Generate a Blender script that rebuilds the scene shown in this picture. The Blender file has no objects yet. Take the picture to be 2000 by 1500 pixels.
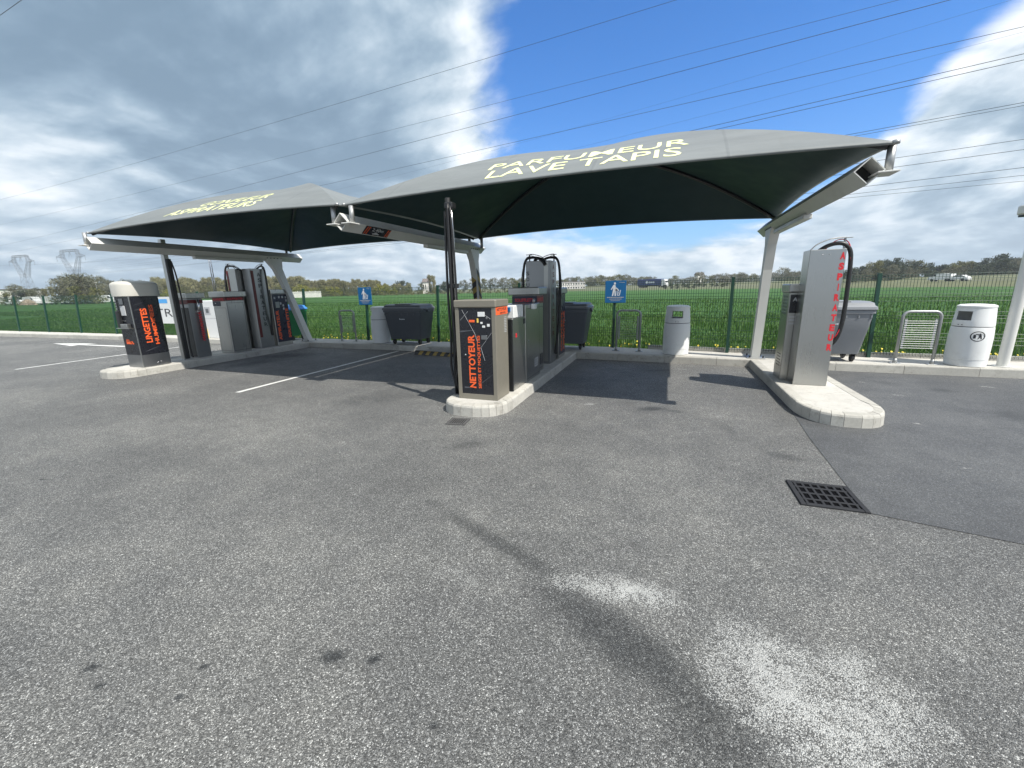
import bpy, bmesh, math, random
import numpy as np
from mathutils import Vector, Matrix
random.seed(7); rng = np.random.default_rng(7)
R = math.radians
scene = bpy.context.scene
COL = scene.collection
# ------------------------------------------------------------------ camera
F, PITCH, ROLL, YAW, HC = 805.6, .2278, -.0221, .3603, 1.629
fw = Vector((-math.sin(YAW)*math.cos(PITCH), math.cos(YAW)*math.cos(PITCH), -math.sin(PITCH)))
rt0 = Vector((math.cos(YAW), math.sin(YAW), 0)); up0 = rt0.cross(fw)
rt = math.cos(ROLL)*rt0 + math.sin(ROLL)*up0
up = -math.sin(ROLL)*rt0 + math.cos(ROLL)*up0
CP = Vector((0, 0, HC))
cd = bpy.data.cameras.new('camera'); cam = bpy.data.objects.new('camera', cd); COL.objects.link(cam)
cd.sensor_width = 36; cd.lens = 36*F/2000; cd.clip_start = .05; cd.clip_end = 6000
M = Matrix.Identity(4)
for i, a in enumerate((rt, up, -fw)):
    for k in range(3): M[k][i] = a[k]
M.translation = CP; cam.matrix_world = M; scene.camera = cam
# ------------------------------------------------------------------ light
TO_SUN = Vector((.67, -.31, 1.)).normalized()
SUN_EL = math.asin(TO_SUN.z); SUN_AZ = math.atan2(TO_SUN.x, TO_SUN.y)
sl = bpy.data.lights.new('sun', 'SUN'); sl.energy = 4.6; sl.angle = R(.6); sl.color = (1, .95, .87)
so = bpy.data.objects.new('sun', sl); COL.objects.link(so)
so.rotation_euler = TO_SUN.to_track_quat('Z', 'Y').to_euler()
vs = scene.view_settings
vs.view_transform = 'Standard'; vs.look = 'None'; vs.gamma = 1; vs.use_curve_mapping = False; vs.exposure = .52

def ray(x, y): return (x-1000)/F*rt - (y-750)/F*up + fw
def at(x, y, depth): return CP + ray(x, y)*depth
def onZ(x, y, z=0.):
    d = ray(x, y); return CP + d*((z-CP.z)/d.z)
def onY(x, y, Y):
    d = ray(x, y); return CP + d*(Y/d.y)

# ------------------------------------------------------------------ node helpers
class NT:
    def __init__(s, tree): s.t = tree; s.n = tree.nodes; s.l = tree.links
    def node(s, typ, **kw):
        n = s.n.new(typ)
        for k, v in kw.items(): setattr(n, k, v)
        return n
    def put(s, n, key, v):
        if isinstance(v, bpy.types.NodeSocket): s.l.new(v, n.inputs[key])
        elif v is not None: n.inputs[key].default_value = v
    def math(s, op, a, b=None, c=None, clamp=False):
        n = s.node('ShaderNodeMath', operation=op); n.use_clamp = clamp
        s.put(n, 0, a); s.put(n, 1, b); s.put(n, 2, c); return n.outputs[0]
    def vmath(s, op, a, b=None, sc=None):
        n = s.node('ShaderNodeVectorMath', operation=op)
        s.put(n, 0, a); s.put(n, 1, b)
        if sc is not None: s.put(n, 'Scale', sc)
        return n.outputs['Value'] if op in ('DOT_PRODUCT', 'LENGTH', 'DISTANCE') else n.outputs[0]
    def noise(s, vec, scale, detail=4, rough=.55, dist=0., dim='3D'):
        n = s.node('ShaderNodeTexNoise', noise_dimensions=dim)
        s.put(n, 'Vector', vec); s.put(n, 'Scale', scale); s.put(n, 'Detail', detail); s.put(n, 'Roughness', rough); s.put(n, 'Distortion', dist)
        return n.outputs['Fac']
    def voro(s, vec, scale, feature='F1'):
        n = s.node('ShaderNodeTexVoronoi', feature=feature)
        s.put(n, 'Vector', vec); s.put(n, 'Scale', scale); return n
    def ramp(s, fac, stops, interp='LINEAR'):
        n = s.node('ShaderNodeValToRGB'); s.put(n, 'Fac', fac); cr = n.color_ramp; cr.interpolation = interp
        while len(cr.elements) < len(stops): cr.elements.new(.5)
        for e, (p, c) in zip(cr.elements, stops):
            e.position = p; e.color = (*c, 1) if isinstance(c, tuple) else (c, c, c, 1)
        return n.outputs[0]
    def mix(s, fac, a, b, mode='MIX'):
        n = s.node('ShaderNodeMix', data_type='RGBA', blend_type=mode)
        s.put(n, 0, fac)
        for k, v in ((6, a), (7, b)):
            if isinstance(v, (tuple, list)): v = (*v, 1) if len(v) == 3 else v
            s.put(n, k, v)
        return n.outputs[2]
    def sstep(s, x, lo, hi):
        n = s.node('ShaderNodeMapRange', interpolation_type='SMOOTHSTEP')
        s.put(n, 0, x); s.put(n, 1, lo); s.put(n, 2, hi); return n.outputs[0]
    def bump(s, h, strength=.3, dist=.01, normal=None):
        n = s.node('ShaderNodeBump'); s.put(n, 'Height', h); s.put(n, 'Strength', strength); s.put(n, 'Distance', dist)
        if normal is not None: s.put(n, 'Normal', normal)
        return n.outputs[0]

MATS = {}
def newmat(name):
    m = bpy.data.materials.new(name); m.use_nodes = True
    nt = NT(m.node_tree); b = m.node_tree.nodes['Principled BSDF']; MATS[name] = m
    return m, nt, b
def mat(name, col, rough=.5, metal=0., var=.12, vscale=6., bump=0., bscale=60., dirt=0., spec=.5, brushed=None, island=0., rvar=.3):
    """plain surface with uneven colour, wear and fine relief"""
    m, nt, b = newmat(name)
    tc = nt.node('ShaderNodeTexCoord').outputs['Object']
    n1 = nt.noise(tc, vscale, 6, .6)
    f = nt.math('MULTIPLY_ADD', n1, 2*var, 1-var)
    c = nt.mix(1., tuple(col), nt.node('ShaderNodeCombineColor').outputs[0], 'MULTIPLY')
    comb = c.node.inputs[7].links[0].from_node
    for i in range(3): nt.l.new(f, comb.inputs[i])
    if dirt:
        d = nt.sstep(nt.noise(tc, vscale*.45, 8, .68), .5, .75)
        c = nt.mix(nt.math('MULTIPLY', d, dirt), c, (.07, .065, .055))
    if island:
        oi = nt.node('ShaderNodeObjectInfo').outputs['Random']
        g = nt.math('MULTIPLY_ADD', oi, 2*island, 1-island)
        cc = nt.node('ShaderNodeCombineColor')
        for i in range(3): nt.l.new(g, cc.inputs[i])
        c = nt.mix(1., c, cc.outputs[0], 'MULTIPLY')
    nt.l.new(c, b.inputs['Base Color'])
    b.inputs['Metallic'].default_value = metal; b.inputs['Specular IOR Level'].default_value = spec
    r = nt.math('MULTIPLY_ADD', nt.noise(tc, vscale*2.3, 5, .6), rvar, rough-rvar/2, clamp=True)
    if brushed:
        mp = nt.node('ShaderNodeMapping'); nt.put(mp, 'Vector', tc); mp.inputs['Scale'].default_value = brushed
        br = nt.noise(mp.outputs[0], 1., 3, .7)
        r = nt.math('ADD', r, nt.math('MULTIPLY_ADD', br, .16, -.08), clamp=True)
        nt.l.new(nt.bump(br, .05, .001), b.inputs['Normal'])
    nt.l.new(r, b.inputs['Roughness'])
    if bump: nt.l.new(nt.bump(nt.noise(tc, bscale, 5, .65), bump, .006), b.inputs['Normal'])
    return m

# ------------------------------------------------------------------ world: Nishita sky with broken cloud
world = bpy.data.worlds.new('World'); scene.world = world; world.use_nodes = True
def build_world():
    nt = NT(world.node_tree); nt.n.clear()
    out = nt.node('ShaderNodeOutputWorld'); bg = nt.node('ShaderNodeBackground'); nt.l.new(bg.outputs[0], out.inputs[0])
    sky = nt.node('ShaderNodeTexSky', sky_type='NISHITA'); sky.sun_disc = False
    sky.sun_elevation = SUN_EL; sky.sun_rotation = SUN_AZ; sky.altitude = 60; sky.air_density = 1.0; sky.dust_density = .6; sky.ozone_density = 1.6
    d = nt.node('ShaderNodeTexCoord').outputs['Generated']
    sp = nt.node('ShaderNodeSeparateXYZ'); nt.l.new(d, sp.inputs[0]); x, y, z = sp.outputs
    zz = nt.math('ADD', nt.math('MAXIMUM', z, 0.), .26)
    cb = nt.node('ShaderNodeCombineXYZ')
    nt.put(cb, 0, nt.math('DIVIDE', x, zz)); nt.put(cb, 1, nt.math('DIVIDE', y, zz)); cb.inputs[2].default_value = 3.7
    p = cb.outputs[0]
    def lobe(px, py, size):
        v = ray(px, py).normalized()
        return nt.math('DIVIDE', nt.math('SUBTRACT', 1., nt.vmath('DOT_PRODUCT', d, tuple(v))), 1-math.cos(R(size)))
    def g(px, py, size): return nt.math('POWER', 2.718, nt.math('MULTIPLY', lobe(px, py, size), -1.))
    n1 = nt.noise(p, .95, 9, .52, .25)
    n2 = nt.noise(nt.vmath('ADD', p, (TO_SUN.x*.16, TO_SUN.y*.16, .02)), .95, 9, .52, .25)
    wisp = nt.noise(p, 4.2, 8, .6, .5)
    # the gap of blue over the canopies, the grey bank to its left and the cumulus to its right
    cov = nt.math('ADD', nt.math('MULTIPLY_ADD', nt.math('SUBTRACT', n1, .5), 1.15, .6), nt.math('MULTIPLY', nt.math('SUBTRACT', wisp, .5), .34))
    for px, py, size, amt in ((1480, 60, 16, -.6), (1250, 150, 13, -.45), (1560, 190, 10, -.36), (1800, -160, 14, -.4), (1080, 120, 9, -.3), (1400, 230, 9, -.2), (300, 120, 24, .42), (650, 300, 12, .2),
                              (1980, 230, 10, .5), (1880, 380, 12, .25), (1150, 250, 5, .16), (1500, 500, 16, .1), (-250, 300, 22, .2), (150, 370, 5, .1)):
        cov = nt.math('MULTIPLY_ADD', g(px, py, size), amt, cov)
    hz = nt.math('POWER', nt.math('SUBTRACT', 1., nt.math('MAXIMUM', z, 0.), clamp=True), 7.)
    cov = nt.math('MULTIPLY_ADD', hz, .28, cov)
    mask = nt.sstep(cov, .42, .68)
    thick = nt.sstep(cov, .66, 1.25)
    lit = nt.math('MULTIPLY_ADD', nt.math('SUBTRACT', n1, n2), 5.2, .68)
    shade = nt.math('SUBTRACT', nt.math('ADD', lit, nt.math('MULTIPLY', nt.math('SUBTRACT', wisp, .5), .36)), nt.math('MULTIPLY', thick, .4))
    shade = nt.math('MULTIPLY_ADD', g(420, 90, 20), -.32, shade)
    shade = nt.math('MULTIPLY_ADD', g(100, 360, 6), .5, shade)
    shade = nt.math('MULTIPLY_ADD', g(1000, 270, 8), .3, nt.math('MULTIPLY_ADD', g(1950, 200, 14), .25, shade))
    cc = nt.ramp(shade, [(0, (.145, .22, .305)), (.28, (.21, .3, .4)), (.55, (.4, .495, .58)), (.82, (.74, .78, .82)), (1., (.88, .89, .9))], 'B_SPLINE')
    cc = nt.mix(nt.math('MULTIPLY', hz, .5), cc, (.5, .6, .68))
    skc = nt.mix(1., sky.outputs[0], (.034, .088, .148), 'MULTIPLY')
    skc = nt.mix(nt.math('MULTIPLY', hz, .75), skc, (.4, .52, .62))
    col = nt.mix(mask, skc, cc)
    nt.l.new(col, bg.inputs['Color']); bg.inputs['Strength'].default_value = 1.0
build_world()

# ------------------------------------------------------------------ mesh helpers
def vadd(a, b): return (a[0]+b[0], a[1]+b[1], a[2]+b[2])
class MB:
    def __init__(s): s.v = []; s.f = []; s.mi = []
    def add(s, v, f, m=0):
        o = len(s.v); s.v += [tuple(q) for q in v]; s.f += [tuple(i+o for i in q) for q in f]; s.mi += [m]*len(f); return s
    def box(s, x0, x1, y0, y1, z0, z1, ch=.004, m=0, rot=None):
        """box with chamfered edges"""
        c = Vector(((x0+x1)/2, (y0+y1)/2, (z0+z1)/2)); h = [(x1-x0)/2, (y1-y0)/2, (z1-z0)/2]
        ch = min(ch, .45*min(h))
        v = []; idx = {}
        for sx in (-1, 1):
            for sy in (-1, 1):
                for sz in (-1, 1):
                    for k in range(3):
                        q = [sx*h[0], sy*h[1], sz*h[2]]
                        for j in range(3):
                            if j != k: q[j] -= (sx, sy, sz)[j]*ch
                        idx[(sx, sy, sz, k)] = len(v); q = Vector(q)
                        if rot is not None: q = rot @ q
                        v.append(tuple(q+c))
        f = []
        def face(keys): f.append([idx[k] for k in keys])
        for k in range(3):
            a, b = [(1, 2), (2, 0), (0, 1)][k]
            for sg in (-1, 1):
                ks = []
                for sa, sb in ((-1, -1), (1, -1), (1, 1), (-1, 1)):
                    q = [0, 0, 0]; q[k] = sg; q[a] = sa; q[b] = sb; ks.append((*q, k))
                face(ks if sg > 0 else ks[::-1])
        for k in range(3):
            a, b = [(1, 2), (2, 0), (0, 1)][k]
            for sa in (-1, 1):
                for sb in (-1, 1):
                    q1 = [0, 0, 0]; q1[k] = -1; q1[a] = sa; q1[b] = sb; q2 = list(q1); q2[k] = 1
                    ks = [(*q1, a), (*q2, a), (*q2, b), (*q1, b)]
                    face(ks if sa*sb < 0 else ks[::-1])
        for sx in (-1, 1):
            for sy in (-1, 1):
                for sz in (-1, 1):
                    ks = [(sx, sy, sz, k) for k in range(3)]
                    face(ks if sx*sy*sz > 0 else ks[::-1])
        return s.add(v, f, m)
    def tube(s, pts, r, n=8, m=0, cap=True):
        pts = [Vector(p) for p in pts]; N = len(pts)
        rs = r if isinstance(r, (list, tuple)) else [r]*N
        t0 = (pts[1]-pts[0]).normalized(); ref = Vector((0, 0, 1)) if abs(t0.z) < .9 else Vector((1, 0, 0))
        nrm = (ref - t0*ref.dot(t0)).normalized(); v = []
        for i in range(N):
            t = (pts[min(i+1, N-1)]-pts[max(i-1, 0)]).normalized()
            nrm = (nrm - t*nrm.dot(t)).normalized(); bn = t.cross(nrm)
            for k in range(n):
                a = 2*math.pi*(k+.5)/n
                v.append(pts[i] + (nrm*math.cos(a)+bn*math.sin(a))*rs[i])
        f = []
        for i in range(N-1):
            for k in range(n):
                k2 = (k+1) % n
                f.append((i*n+k, i*n+k2, (i+1)*n+k2, (i+1)*n+k))
        if cap: f += [tuple(range(n))[::-1], tuple((N-1)*n+k for k in range(n))]
        return s.add(v, f, m)
    def loft(s, rings, m=0, cap=True):
        n = len(rings[0]); v = [q for r_ in rings for q in r_]; f = []
        for i in range(len(rings)-1):
            for k in range(n):
                k2 = (k+1) % n; f.append((i*n+k, i*n+k2, (i+1)*n+k2, (i+1)*n+k))
        if cap: f += [tuple(range(n))[::-1], tuple((len(rings)-1)*n+k for k in range(n))]
        return s.add(v, f, m)
    def prism(s, poly, z0, z1, m=0):
        n = len(poly)
        return s.loft([[(x, y, z0) for x, y in poly], [(x, y, z1) for x, y in poly]], m)
    def build(s, name, mats, parent=None, smooth=False, loc=None, angle=None):
        me = bpy.data.meshes.new(name); me.from_pydata(s.v, [], s.f); 
        for m in (mats if isinstance(mats, (list, tuple)) else [mats]): me.materials.append(m)
        if any(s.mi): me.polygons.foreach_set('material_index', s.mi)
        if smooth:
            me.polygons.foreach_set('use_smooth', [True]*len(s.f))
            if angle is not None: me.set_sharp_from_angle(angle=R(angle))
        me.update()
        return link(name, me, parent, loc)
def link(name, me, parent=None, loc=None):
    o = bpy.data.objects.new(name, me); COL.objects.link(o)
    if loc is not None: o.location = loc
    if parent is not None: o.parent = parent; 
    return o
def tag(o, label=None, cat=None, group=None, kind=None):
    if label: o['label'] = label
    if cat: o['category'] = cat
    if group: o['group'] = group
    if kind: o['kind'] = kind
    return o
def thing(name, loc, label, cat, group=None, rz=0):
    o = link(name, None, None, loc); o.rotation_euler.z = rz; o.empty_display_size = .2
    return tag(o, label, cat, group)
def copy_tree(o, parent=None):
    c = o.copy(); COL.objects.link(c); c.parent = parent
    for ch in o.children: copy_tree(ch, c)
    return c
def spline(pts, n=8):
    pts = [Vector(p) for p in pts]; out = []
    P = [pts[0]*2-pts[1]] + pts + [pts[-1]*2-pts[-2]]
    for i in range(1, len(P)-2):
        for k in range(n):
            t = k/n; a, b, c, d = P[i-1], P[i], P[i+1], P[i+2]
            out.append(.5*((2*b)+(c-a)*t+(2*a-5*b+4*c-d)*t*t+(3*b-a-3*c+d)*t**3))
    return out+[pts[-1]]
def text_verts(s, w=None, h=None, bold=.0, shear=0., sub=0):
    cu = bpy.data.curves.new('t', 'FONT'); cu.body = s; cu.size = 1; cu.offset = bold; cu.resolution_u = 3; cu.shear = shear; cu.fill_mode = 'FRONT'
    o = bpy.data.objects.new('t', cu); COL.objects.link(o)
    dg = bpy.context.evaluated_depsgraph_get(); me = bpy.data.meshes.new_from_object(o.evaluated_get(dg))
    bpy.data.objects.remove(o); bpy.data.curves.remove(cu)
    if sub:
        bm = bmesh.new(); bm.from_mesh(me)
        bmesh.ops.subdivide_edges(bm, edges=[e for e in bm.edges if e.calc_length() > .1], cuts=sub); bmesh.ops.triangulate(bm, faces=bm.faces)
        bm.to_mesh(me); bm.free()
    v = np.array([tuple(q.co) for q in me.vertices]); f = [tuple(p.vertices) for p in me.polygons]
    bpy.data.meshes.remove(me)
    mn = v.min(0); mx = v.max(0)
    sx = (w/(mx[0]-mn[0])) if w else (h/(mx[1]-mn[1])); sy = (h/(mx[1]-mn[1])) if h else sx
    v = (v-mn); v[:, 0] *= sx; v[:, 1] *= sy
    return v, f
def text_on(name, s, o, ax, ay, w, h, m, parent, bold=.02):
    """flat lettering: lower-left corner o, writing direction ax, letter-up ay"""
    v, f = text_verts(s, w, h, bold)
    o = Vector(o); ax = Vector(ax); ay = Vector(ay)
    mb = MB(); mb.add([o+ax*q[0]+ay*q[1] for q in v], f)
    return mb.build(name, m, parent)
def quad_on(name, o, ax, ay, w, h, m, parent, t=.003):
    """thin plate with its back lower-left corner at o"""
    o = Vector(o); ax = Vector(ax); ay = Vector(ay); n = ax.cross(ay)
    a = [o, o+ax*w, o+ax*w+ay*h, o+ay*h]
    mb = MB(); mb.loft([a, [q+n*t for q in a]])
    return mb.build(name, m, parent)
def seam(t, o, ax, ay, w, h, lock=True):
    """door gap drawn by a thin dark gasket frame, with a lock"""
    o = Vector(o); ax = Vector(ax); ay = Vector(ay); g = .006
    q = [o, o+ax*w, o+ax*w+ay*h, o+ay*h]; i = [o+ax*g+ay*g, o+ax*(w-g)+ay*g, o+ax*(w-g)+ay*(h-g), o+ax*g+ay*(h-g)]
    MB().add(q+i, [(k, (k+1) % 4, 4+(k+1) % 4, 4+k) for k in range(4)]).build('door_seam', INKB, t)
    if lock:
        n = ax.cross(ay); c = o+ax*(w*.12)+ay*(h*.55); MB().tube([c-n*.001, c+n*.008], .011, 10).build('door_lock', CHROME, t, True)
X_, Y_, Z_ = Vector((1, 0, 0)), Vector((0, 1, 0)), Vector((0, 0, 1))

# ------------------------------------------------------------------ materials
STEEL = mat('brushed_steel', (.41, .41, .395), .3, .95, .08, 1.2, brushed=(160, 160, 2), rvar=.1)
STEELD = mat('dull_steel', (.27, .275, .28), .32, .9, .12, 1.2, brushed=(160, 160, 2), rvar=.12)
TAUPE = mat('taupe_paint', (.2, .185, .15), .42, .1, .08, 4, dirt=.12)
CHROME = mat('chrome_tube', (.6, .6, .6), .22, .95, .08, 8)
GALV = mat('galvanised_steel', (.36, .37, .37), .45, .6, .18, 12, dirt=.15)
FRAMEW = mat('white_frame_paint', (.58, .58, .55), .45, .0, .06, 4, dirt=.16)
BLACKP = mat('black_panel', (.012, .013, .018), .28, 0, .25, 3)
NAVYP = mat('navy_panel', (.012, .014, .035), .3, 0, .25, 3)
RUBBER = mat('black_rubber', (.014, .014, .015), .45, 0, .2, 10)
BLACKM = mat('black_metal', (.02, .021, .022), .4, .2, .2, 6)
ORANGE = mat('orange_print', (.85, .12, .025), .5, 0, .05, 5)
RED = mat('red_print', (.62, .02, .03), .5, 0, .08, 5)
DRED = mat('dark_red_band', (.12, .012, .012), .45, 0, .2, 5)
WHITEP = mat('white_plastic', (.68, .69, .68), .45, 0, .05, 5, dirt=.08)
CREAM = mat('cream_plastic', (.5, .49, .44), .45, 0, .05, 3, dirt=.1)
YELLOWP = mat('yellow_plastic', (.75, .55, .12), .5, 0, .06, 5)
HAZY = mat('hazard_yellow', (.32, .22, .05), .6, 0, .2, 8, dirt=.3)
LEMON = mat('pale_yellow_print', (.8, .82, .42), .6, 0, .05, 5)
SWOOSH = mat('dark_grey_print', (.07, .074, .085), .45, 0, .3, 8)
GREYPRINT = mat('pale_grey_print', (.45, .46, .47), .5, 0, .1, 8)
BINW = mat('bin_white', (.7, .71, .7), .5, 0, .06, 4, dirt=.22, bump=.1, bscale=120)
CONTG = mat('container_grey', (.085, .095, .108), .5, 0, .1, 4, dirt=.12, bump=.1, bscale=90, island=.12)
CONTSUN = mat('container_grey_sunlit', (.2, .213, .232), .5, 0, .1, 4, dirt=.15, bump=.1, bscale=90)  # container grey lightened, sunlight put into the colour
CONTL = mat('container_lid_grey', (.1, .11, .122), .42, 0, .1, 4, dirt=.1)
CONTGR = mat('container_green', (.01, .16, .055), .5, 0, .1, 4, dirt=.1)
CONTBL = mat('container_blue_lid', (.06, .25, .62), .45, 0, .08, 4)
FENCEG = mat('fence_green', (.006, .042, .026), .42, 0, .12, 8)
SIGNB = mat('sign_blue', (.008, .13, .34), .4, 0, .06, 4)
SIGNW = mat('sign_white_print', (.72, .76, .8), .5, 0, .04, 4)
SKYBLUE = mat('sky_blue_print', (.08, .36, .75), .5, 0, .05, 4)
INKB = mat('black_print', (.02, .02, .025), .5, 0, .1, 5)
PAINTW = mat('road_paint', (.62, .62, .6), .65, 0, .15, 25, dirt=.45, bump=.3, bscale=200)
PYLON = mat('pylon_steel', (.26, .29, .33), .55, .3, .1, 1)
WIRE = mat('conductor', (.05, .055, .065), .5, .4, .1, 1)

def concrete(name, base, warm=.0, stain=.35):
    m, nt, b = newmat(name)
    tc = nt.node('ShaderNodeTexCoord').outputs['Object']
    n1 = nt.noise(tc, 2.2, 8, .65); n2 = nt.noise(tc, 38, 5, .7); n3 = nt.noise(tc, 160, 3, .6)
    v = nt.math('ADD', nt.math('MULTIPLY_ADD', n1, .5, .62), nt.math('MULTIPLY_ADD', n2, .3, -.15))
    c = nt.ramp(v, [(.45, tuple(q*.55 for q in base)), (.8, base), (1., tuple(min(1, q*1.25) for q in base))])
    d = nt.sstep(nt.noise(tc, 6.5, 10, .78), .5, .7)
    c = nt.mix(nt.math('MULTIPLY', d, stain), c, (.15, .135, .11))
    oi = nt.node('ShaderNodeObjectInfo').outputs['Random']
    cc = nt.node('ShaderNodeCombineColor'); g = nt.math('MULTIPLY_ADD', oi, .2, .9)
    for i in range(3): nt.l.new(g, cc.inputs[i])
    c = nt.mix(1., c, cc.outputs[0], 'MULTIPLY')
    nt.l.new(c, b.inputs['Base Color']); b.inputs['Roughness'].default_value = .85
    nt.l.new(nt.bump(nt.math('ADD', n2, n3), .35, .006), b.inputs['Normal'])
    return m
CONC = concrete('concrete_slab', (.4, .39, .36)); KERB = concrete('concrete_kerb', (.38, .37, .335), stain=.55)

def asphalt(name, base, stones, new=False):
    m, nt, b = newmat(name)
    p = nt.node('ShaderNodeTexCoord').outputs['Object']
    wp = nt.vmath('ADD', p, nt.vmath('SCALE', nt.node('ShaderNodeTexNoise').outputs['Color'], sc=.01))
    wn = wp.node.inputs[1].links[0].from_node.inputs[0].links[0].from_node; nt.put(wn, 'Vector', p); nt.put(wn, 'Scale', 60.)
    vo = nt.voro(wp, 215.); vo2 = nt.voro(wp, 120.)
    sc = nt.node('ShaderNodeSeparateColor'); nt.l.new(vo.outputs['Color'], sc.inputs[0])
    sc2 = nt.node('ShaderNodeSeparateColor'); nt.l.new(vo2.outputs['Color'], sc2.inputs[0])
    agg = nt.ramp(sc.outputs[0], stones)
    agg2 = nt.ramp(sc2.outputs[1], [(0, .82), (.6, 1.), (.9, 1.12), (1, 1.4)])
    c = nt.mix(.6, agg, agg2, 'MULTIPLY')
    big = nt.noise(p, .5, 9, .66); mid = nt.noise(p, 3.5, 8, .72)
    t = nt.math('ADD', nt.math('MULTIPLY_ADD', big, 1.7, .15), nt.math('MULTIPLY_ADD', mid, .9, -.45))
    c = nt.mix(1., c, nt.ramp(nt.math('MULTIPLY', t, .6), [(0, (.3, .3, .305)), (.55, (.92, .92, .92)), (1., (1.7, 1.67, 1.6))]), 'MULTIPLY')
    c = nt.mix(1., c, tuple(base), 'MULTIPLY')
    dn = nt.math('MULTIPLY', nt.math('SUBTRACT', nt.noise(p, 3.2, 9, .76), .5), 1.9)
    dns = nt.math('MULTIPLY', nt.math('SUBTRACT', nt.noise(p, 26., 6, .72), .5), 1.9)
    gr1 = nt.noise(p, 9., 8, .78); gr2 = nt.noise(p, 90., 4, .7)
    fine = nt.noise(p, 55, 3, .7)
    sp = nt.node('ShaderNodeSeparateXYZ'); nt.l.new(p, sp.inputs[0])
    def ell(cx, cy, rx, ry, ang, soft=.6, wob=1.):
        ca, sa = math.cos(ang), math.sin(ang)
        dx = nt.math('SUBTRACT', sp.outputs[0], cx); dy = nt.math('SUBTRACT', sp.outputs[1], cy)
        a = nt.math('DIVIDE', nt.math('ADD', nt.math('MULTIPLY', dx, ca), nt.math('MULTIPLY', dy, sa)), rx)
        bb = nt.math('DIVIDE', nt.math('SUBTRACT', nt.math('MULTIPLY', dy, ca), nt.math('MULTIPLY', dx, sa)), ry)
        r_ = nt.math('SQRT', nt.math('ADD', nt.math('MULTIPLY', a, a), nt.math('MULTIPLY', bb, bb)))
        r_ = nt.math('ADD', r_, nt.math('MULTIPLY', dns if max(rx, ry) < .16 else dn, wob*.6))
        return nt.math('SUBTRACT', 1., nt.sstep(r_, 1-soft, 1.+.15))
    def px_ell(x0, y0, x1, y1, half):
        a = onZ(x0, y0); q = onZ(x1, y1); dd = q-a
        return ((a.x+q.x)/2, (a.y+q.y)/2, dd.length/2, half, math.atan2(dd.y, dd.x))
    if not new:
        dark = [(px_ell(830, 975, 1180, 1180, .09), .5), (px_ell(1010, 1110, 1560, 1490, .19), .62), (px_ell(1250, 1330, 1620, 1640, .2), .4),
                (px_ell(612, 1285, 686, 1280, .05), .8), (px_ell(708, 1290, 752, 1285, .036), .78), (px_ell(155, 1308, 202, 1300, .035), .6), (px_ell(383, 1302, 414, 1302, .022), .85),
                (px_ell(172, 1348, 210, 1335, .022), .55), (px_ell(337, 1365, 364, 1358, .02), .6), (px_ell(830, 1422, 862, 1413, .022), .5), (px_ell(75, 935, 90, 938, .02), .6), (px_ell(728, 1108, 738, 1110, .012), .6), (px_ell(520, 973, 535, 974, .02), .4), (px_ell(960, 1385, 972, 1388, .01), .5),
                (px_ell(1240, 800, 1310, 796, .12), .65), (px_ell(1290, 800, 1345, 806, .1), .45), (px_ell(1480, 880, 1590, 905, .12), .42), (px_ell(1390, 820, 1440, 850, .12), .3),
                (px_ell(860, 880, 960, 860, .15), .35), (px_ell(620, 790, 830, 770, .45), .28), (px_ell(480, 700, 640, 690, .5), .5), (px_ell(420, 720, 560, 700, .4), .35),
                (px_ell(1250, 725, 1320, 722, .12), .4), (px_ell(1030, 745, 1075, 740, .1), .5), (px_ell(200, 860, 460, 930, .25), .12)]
        light = [(px_ell(1020, 1112, 1380, 1200, .12), .7), (px_ell(1120, 1122, 1365, 1185, .15), 1.), (px_ell(1390, 1120, 1440, 1132, .03), .35), (px_ell(1360, 1205, 1740, 1520, .34), .9),
                 (px_ell(1540, 1310, 1850, 1580, .46), .85), (px_ell(1450, 1240, 1700, 1330, .09), .6), (px_ell(1600, 1230, 1760, 1420, .2), .6), (px_ell(1385, 1225, 1470, 1290, .05), .55), (px_ell(1137, 791, 1166, 788, .06), .75), (px_ell(840, 1090, 960, 1160, .1), .22), (px_ell(1202, 720, 1225, 718, .05), .5),
                 (px_ell(1300, 720, 1370, 722, .1), .25), (px_ell(1390, 815, 1412, 812, .05), .4), (px_ell(560, 1080, 640, 1150, .15), .12), (px_ell(1780, 1240, 1990, 1330, .1), .2)]
    else:
        dark = [(px_ell(1800, 760, 1880, 766, .2), .45), (px_ell(1960, 800, 2000, 830, .2), .35), (px_ell(1690, 745, 1780, 752, .15), .3)]
        light = [(px_ell(1668, 745, 1694, 748, .06), .5), (px_ell(1905, 754, 1950, 758, .06), .55), (px_ell(1780, 827, 1802, 829, .035), .75), (px_ell(1875, 915, 1903, 916, .02), .6), (px_ell(1730, 770, 1780, 775, .1), .25)]
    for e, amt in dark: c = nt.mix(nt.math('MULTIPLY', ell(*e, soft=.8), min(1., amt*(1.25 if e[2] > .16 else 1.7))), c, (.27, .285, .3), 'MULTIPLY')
    for e, amt in light:
        cv = nt.math('MULTIPLY', ell(*e, soft=1., wob=1.25), nt.math('MULTIPLY_ADD', gr1, 4.2, -1.35, clamp=True))
        cv = nt.math('MULTIPLY', cv, min(1., amt*1.05))
        k = nt.math('MULTIPLY', nt.sstep(nt.math('SUBTRACT', nt.math('ADD', cv, nt.math('MULTIPLY', nt.math('SUBTRACT', gr2, .5), .5)), sc.outputs[2]), -.12, .12), nt.sstep(cv, .02, .2))
        c = nt.mix(nt.math('MULTIPLY', k, .85), c, (.44, .445, .43))
    nt.l.new(c, b.inputs['Base Color'])
    nt.l.new(nt.math('MULTIPLY_ADD', sc.outputs[1], .35, .5), b.inputs['Roughness'])
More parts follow.
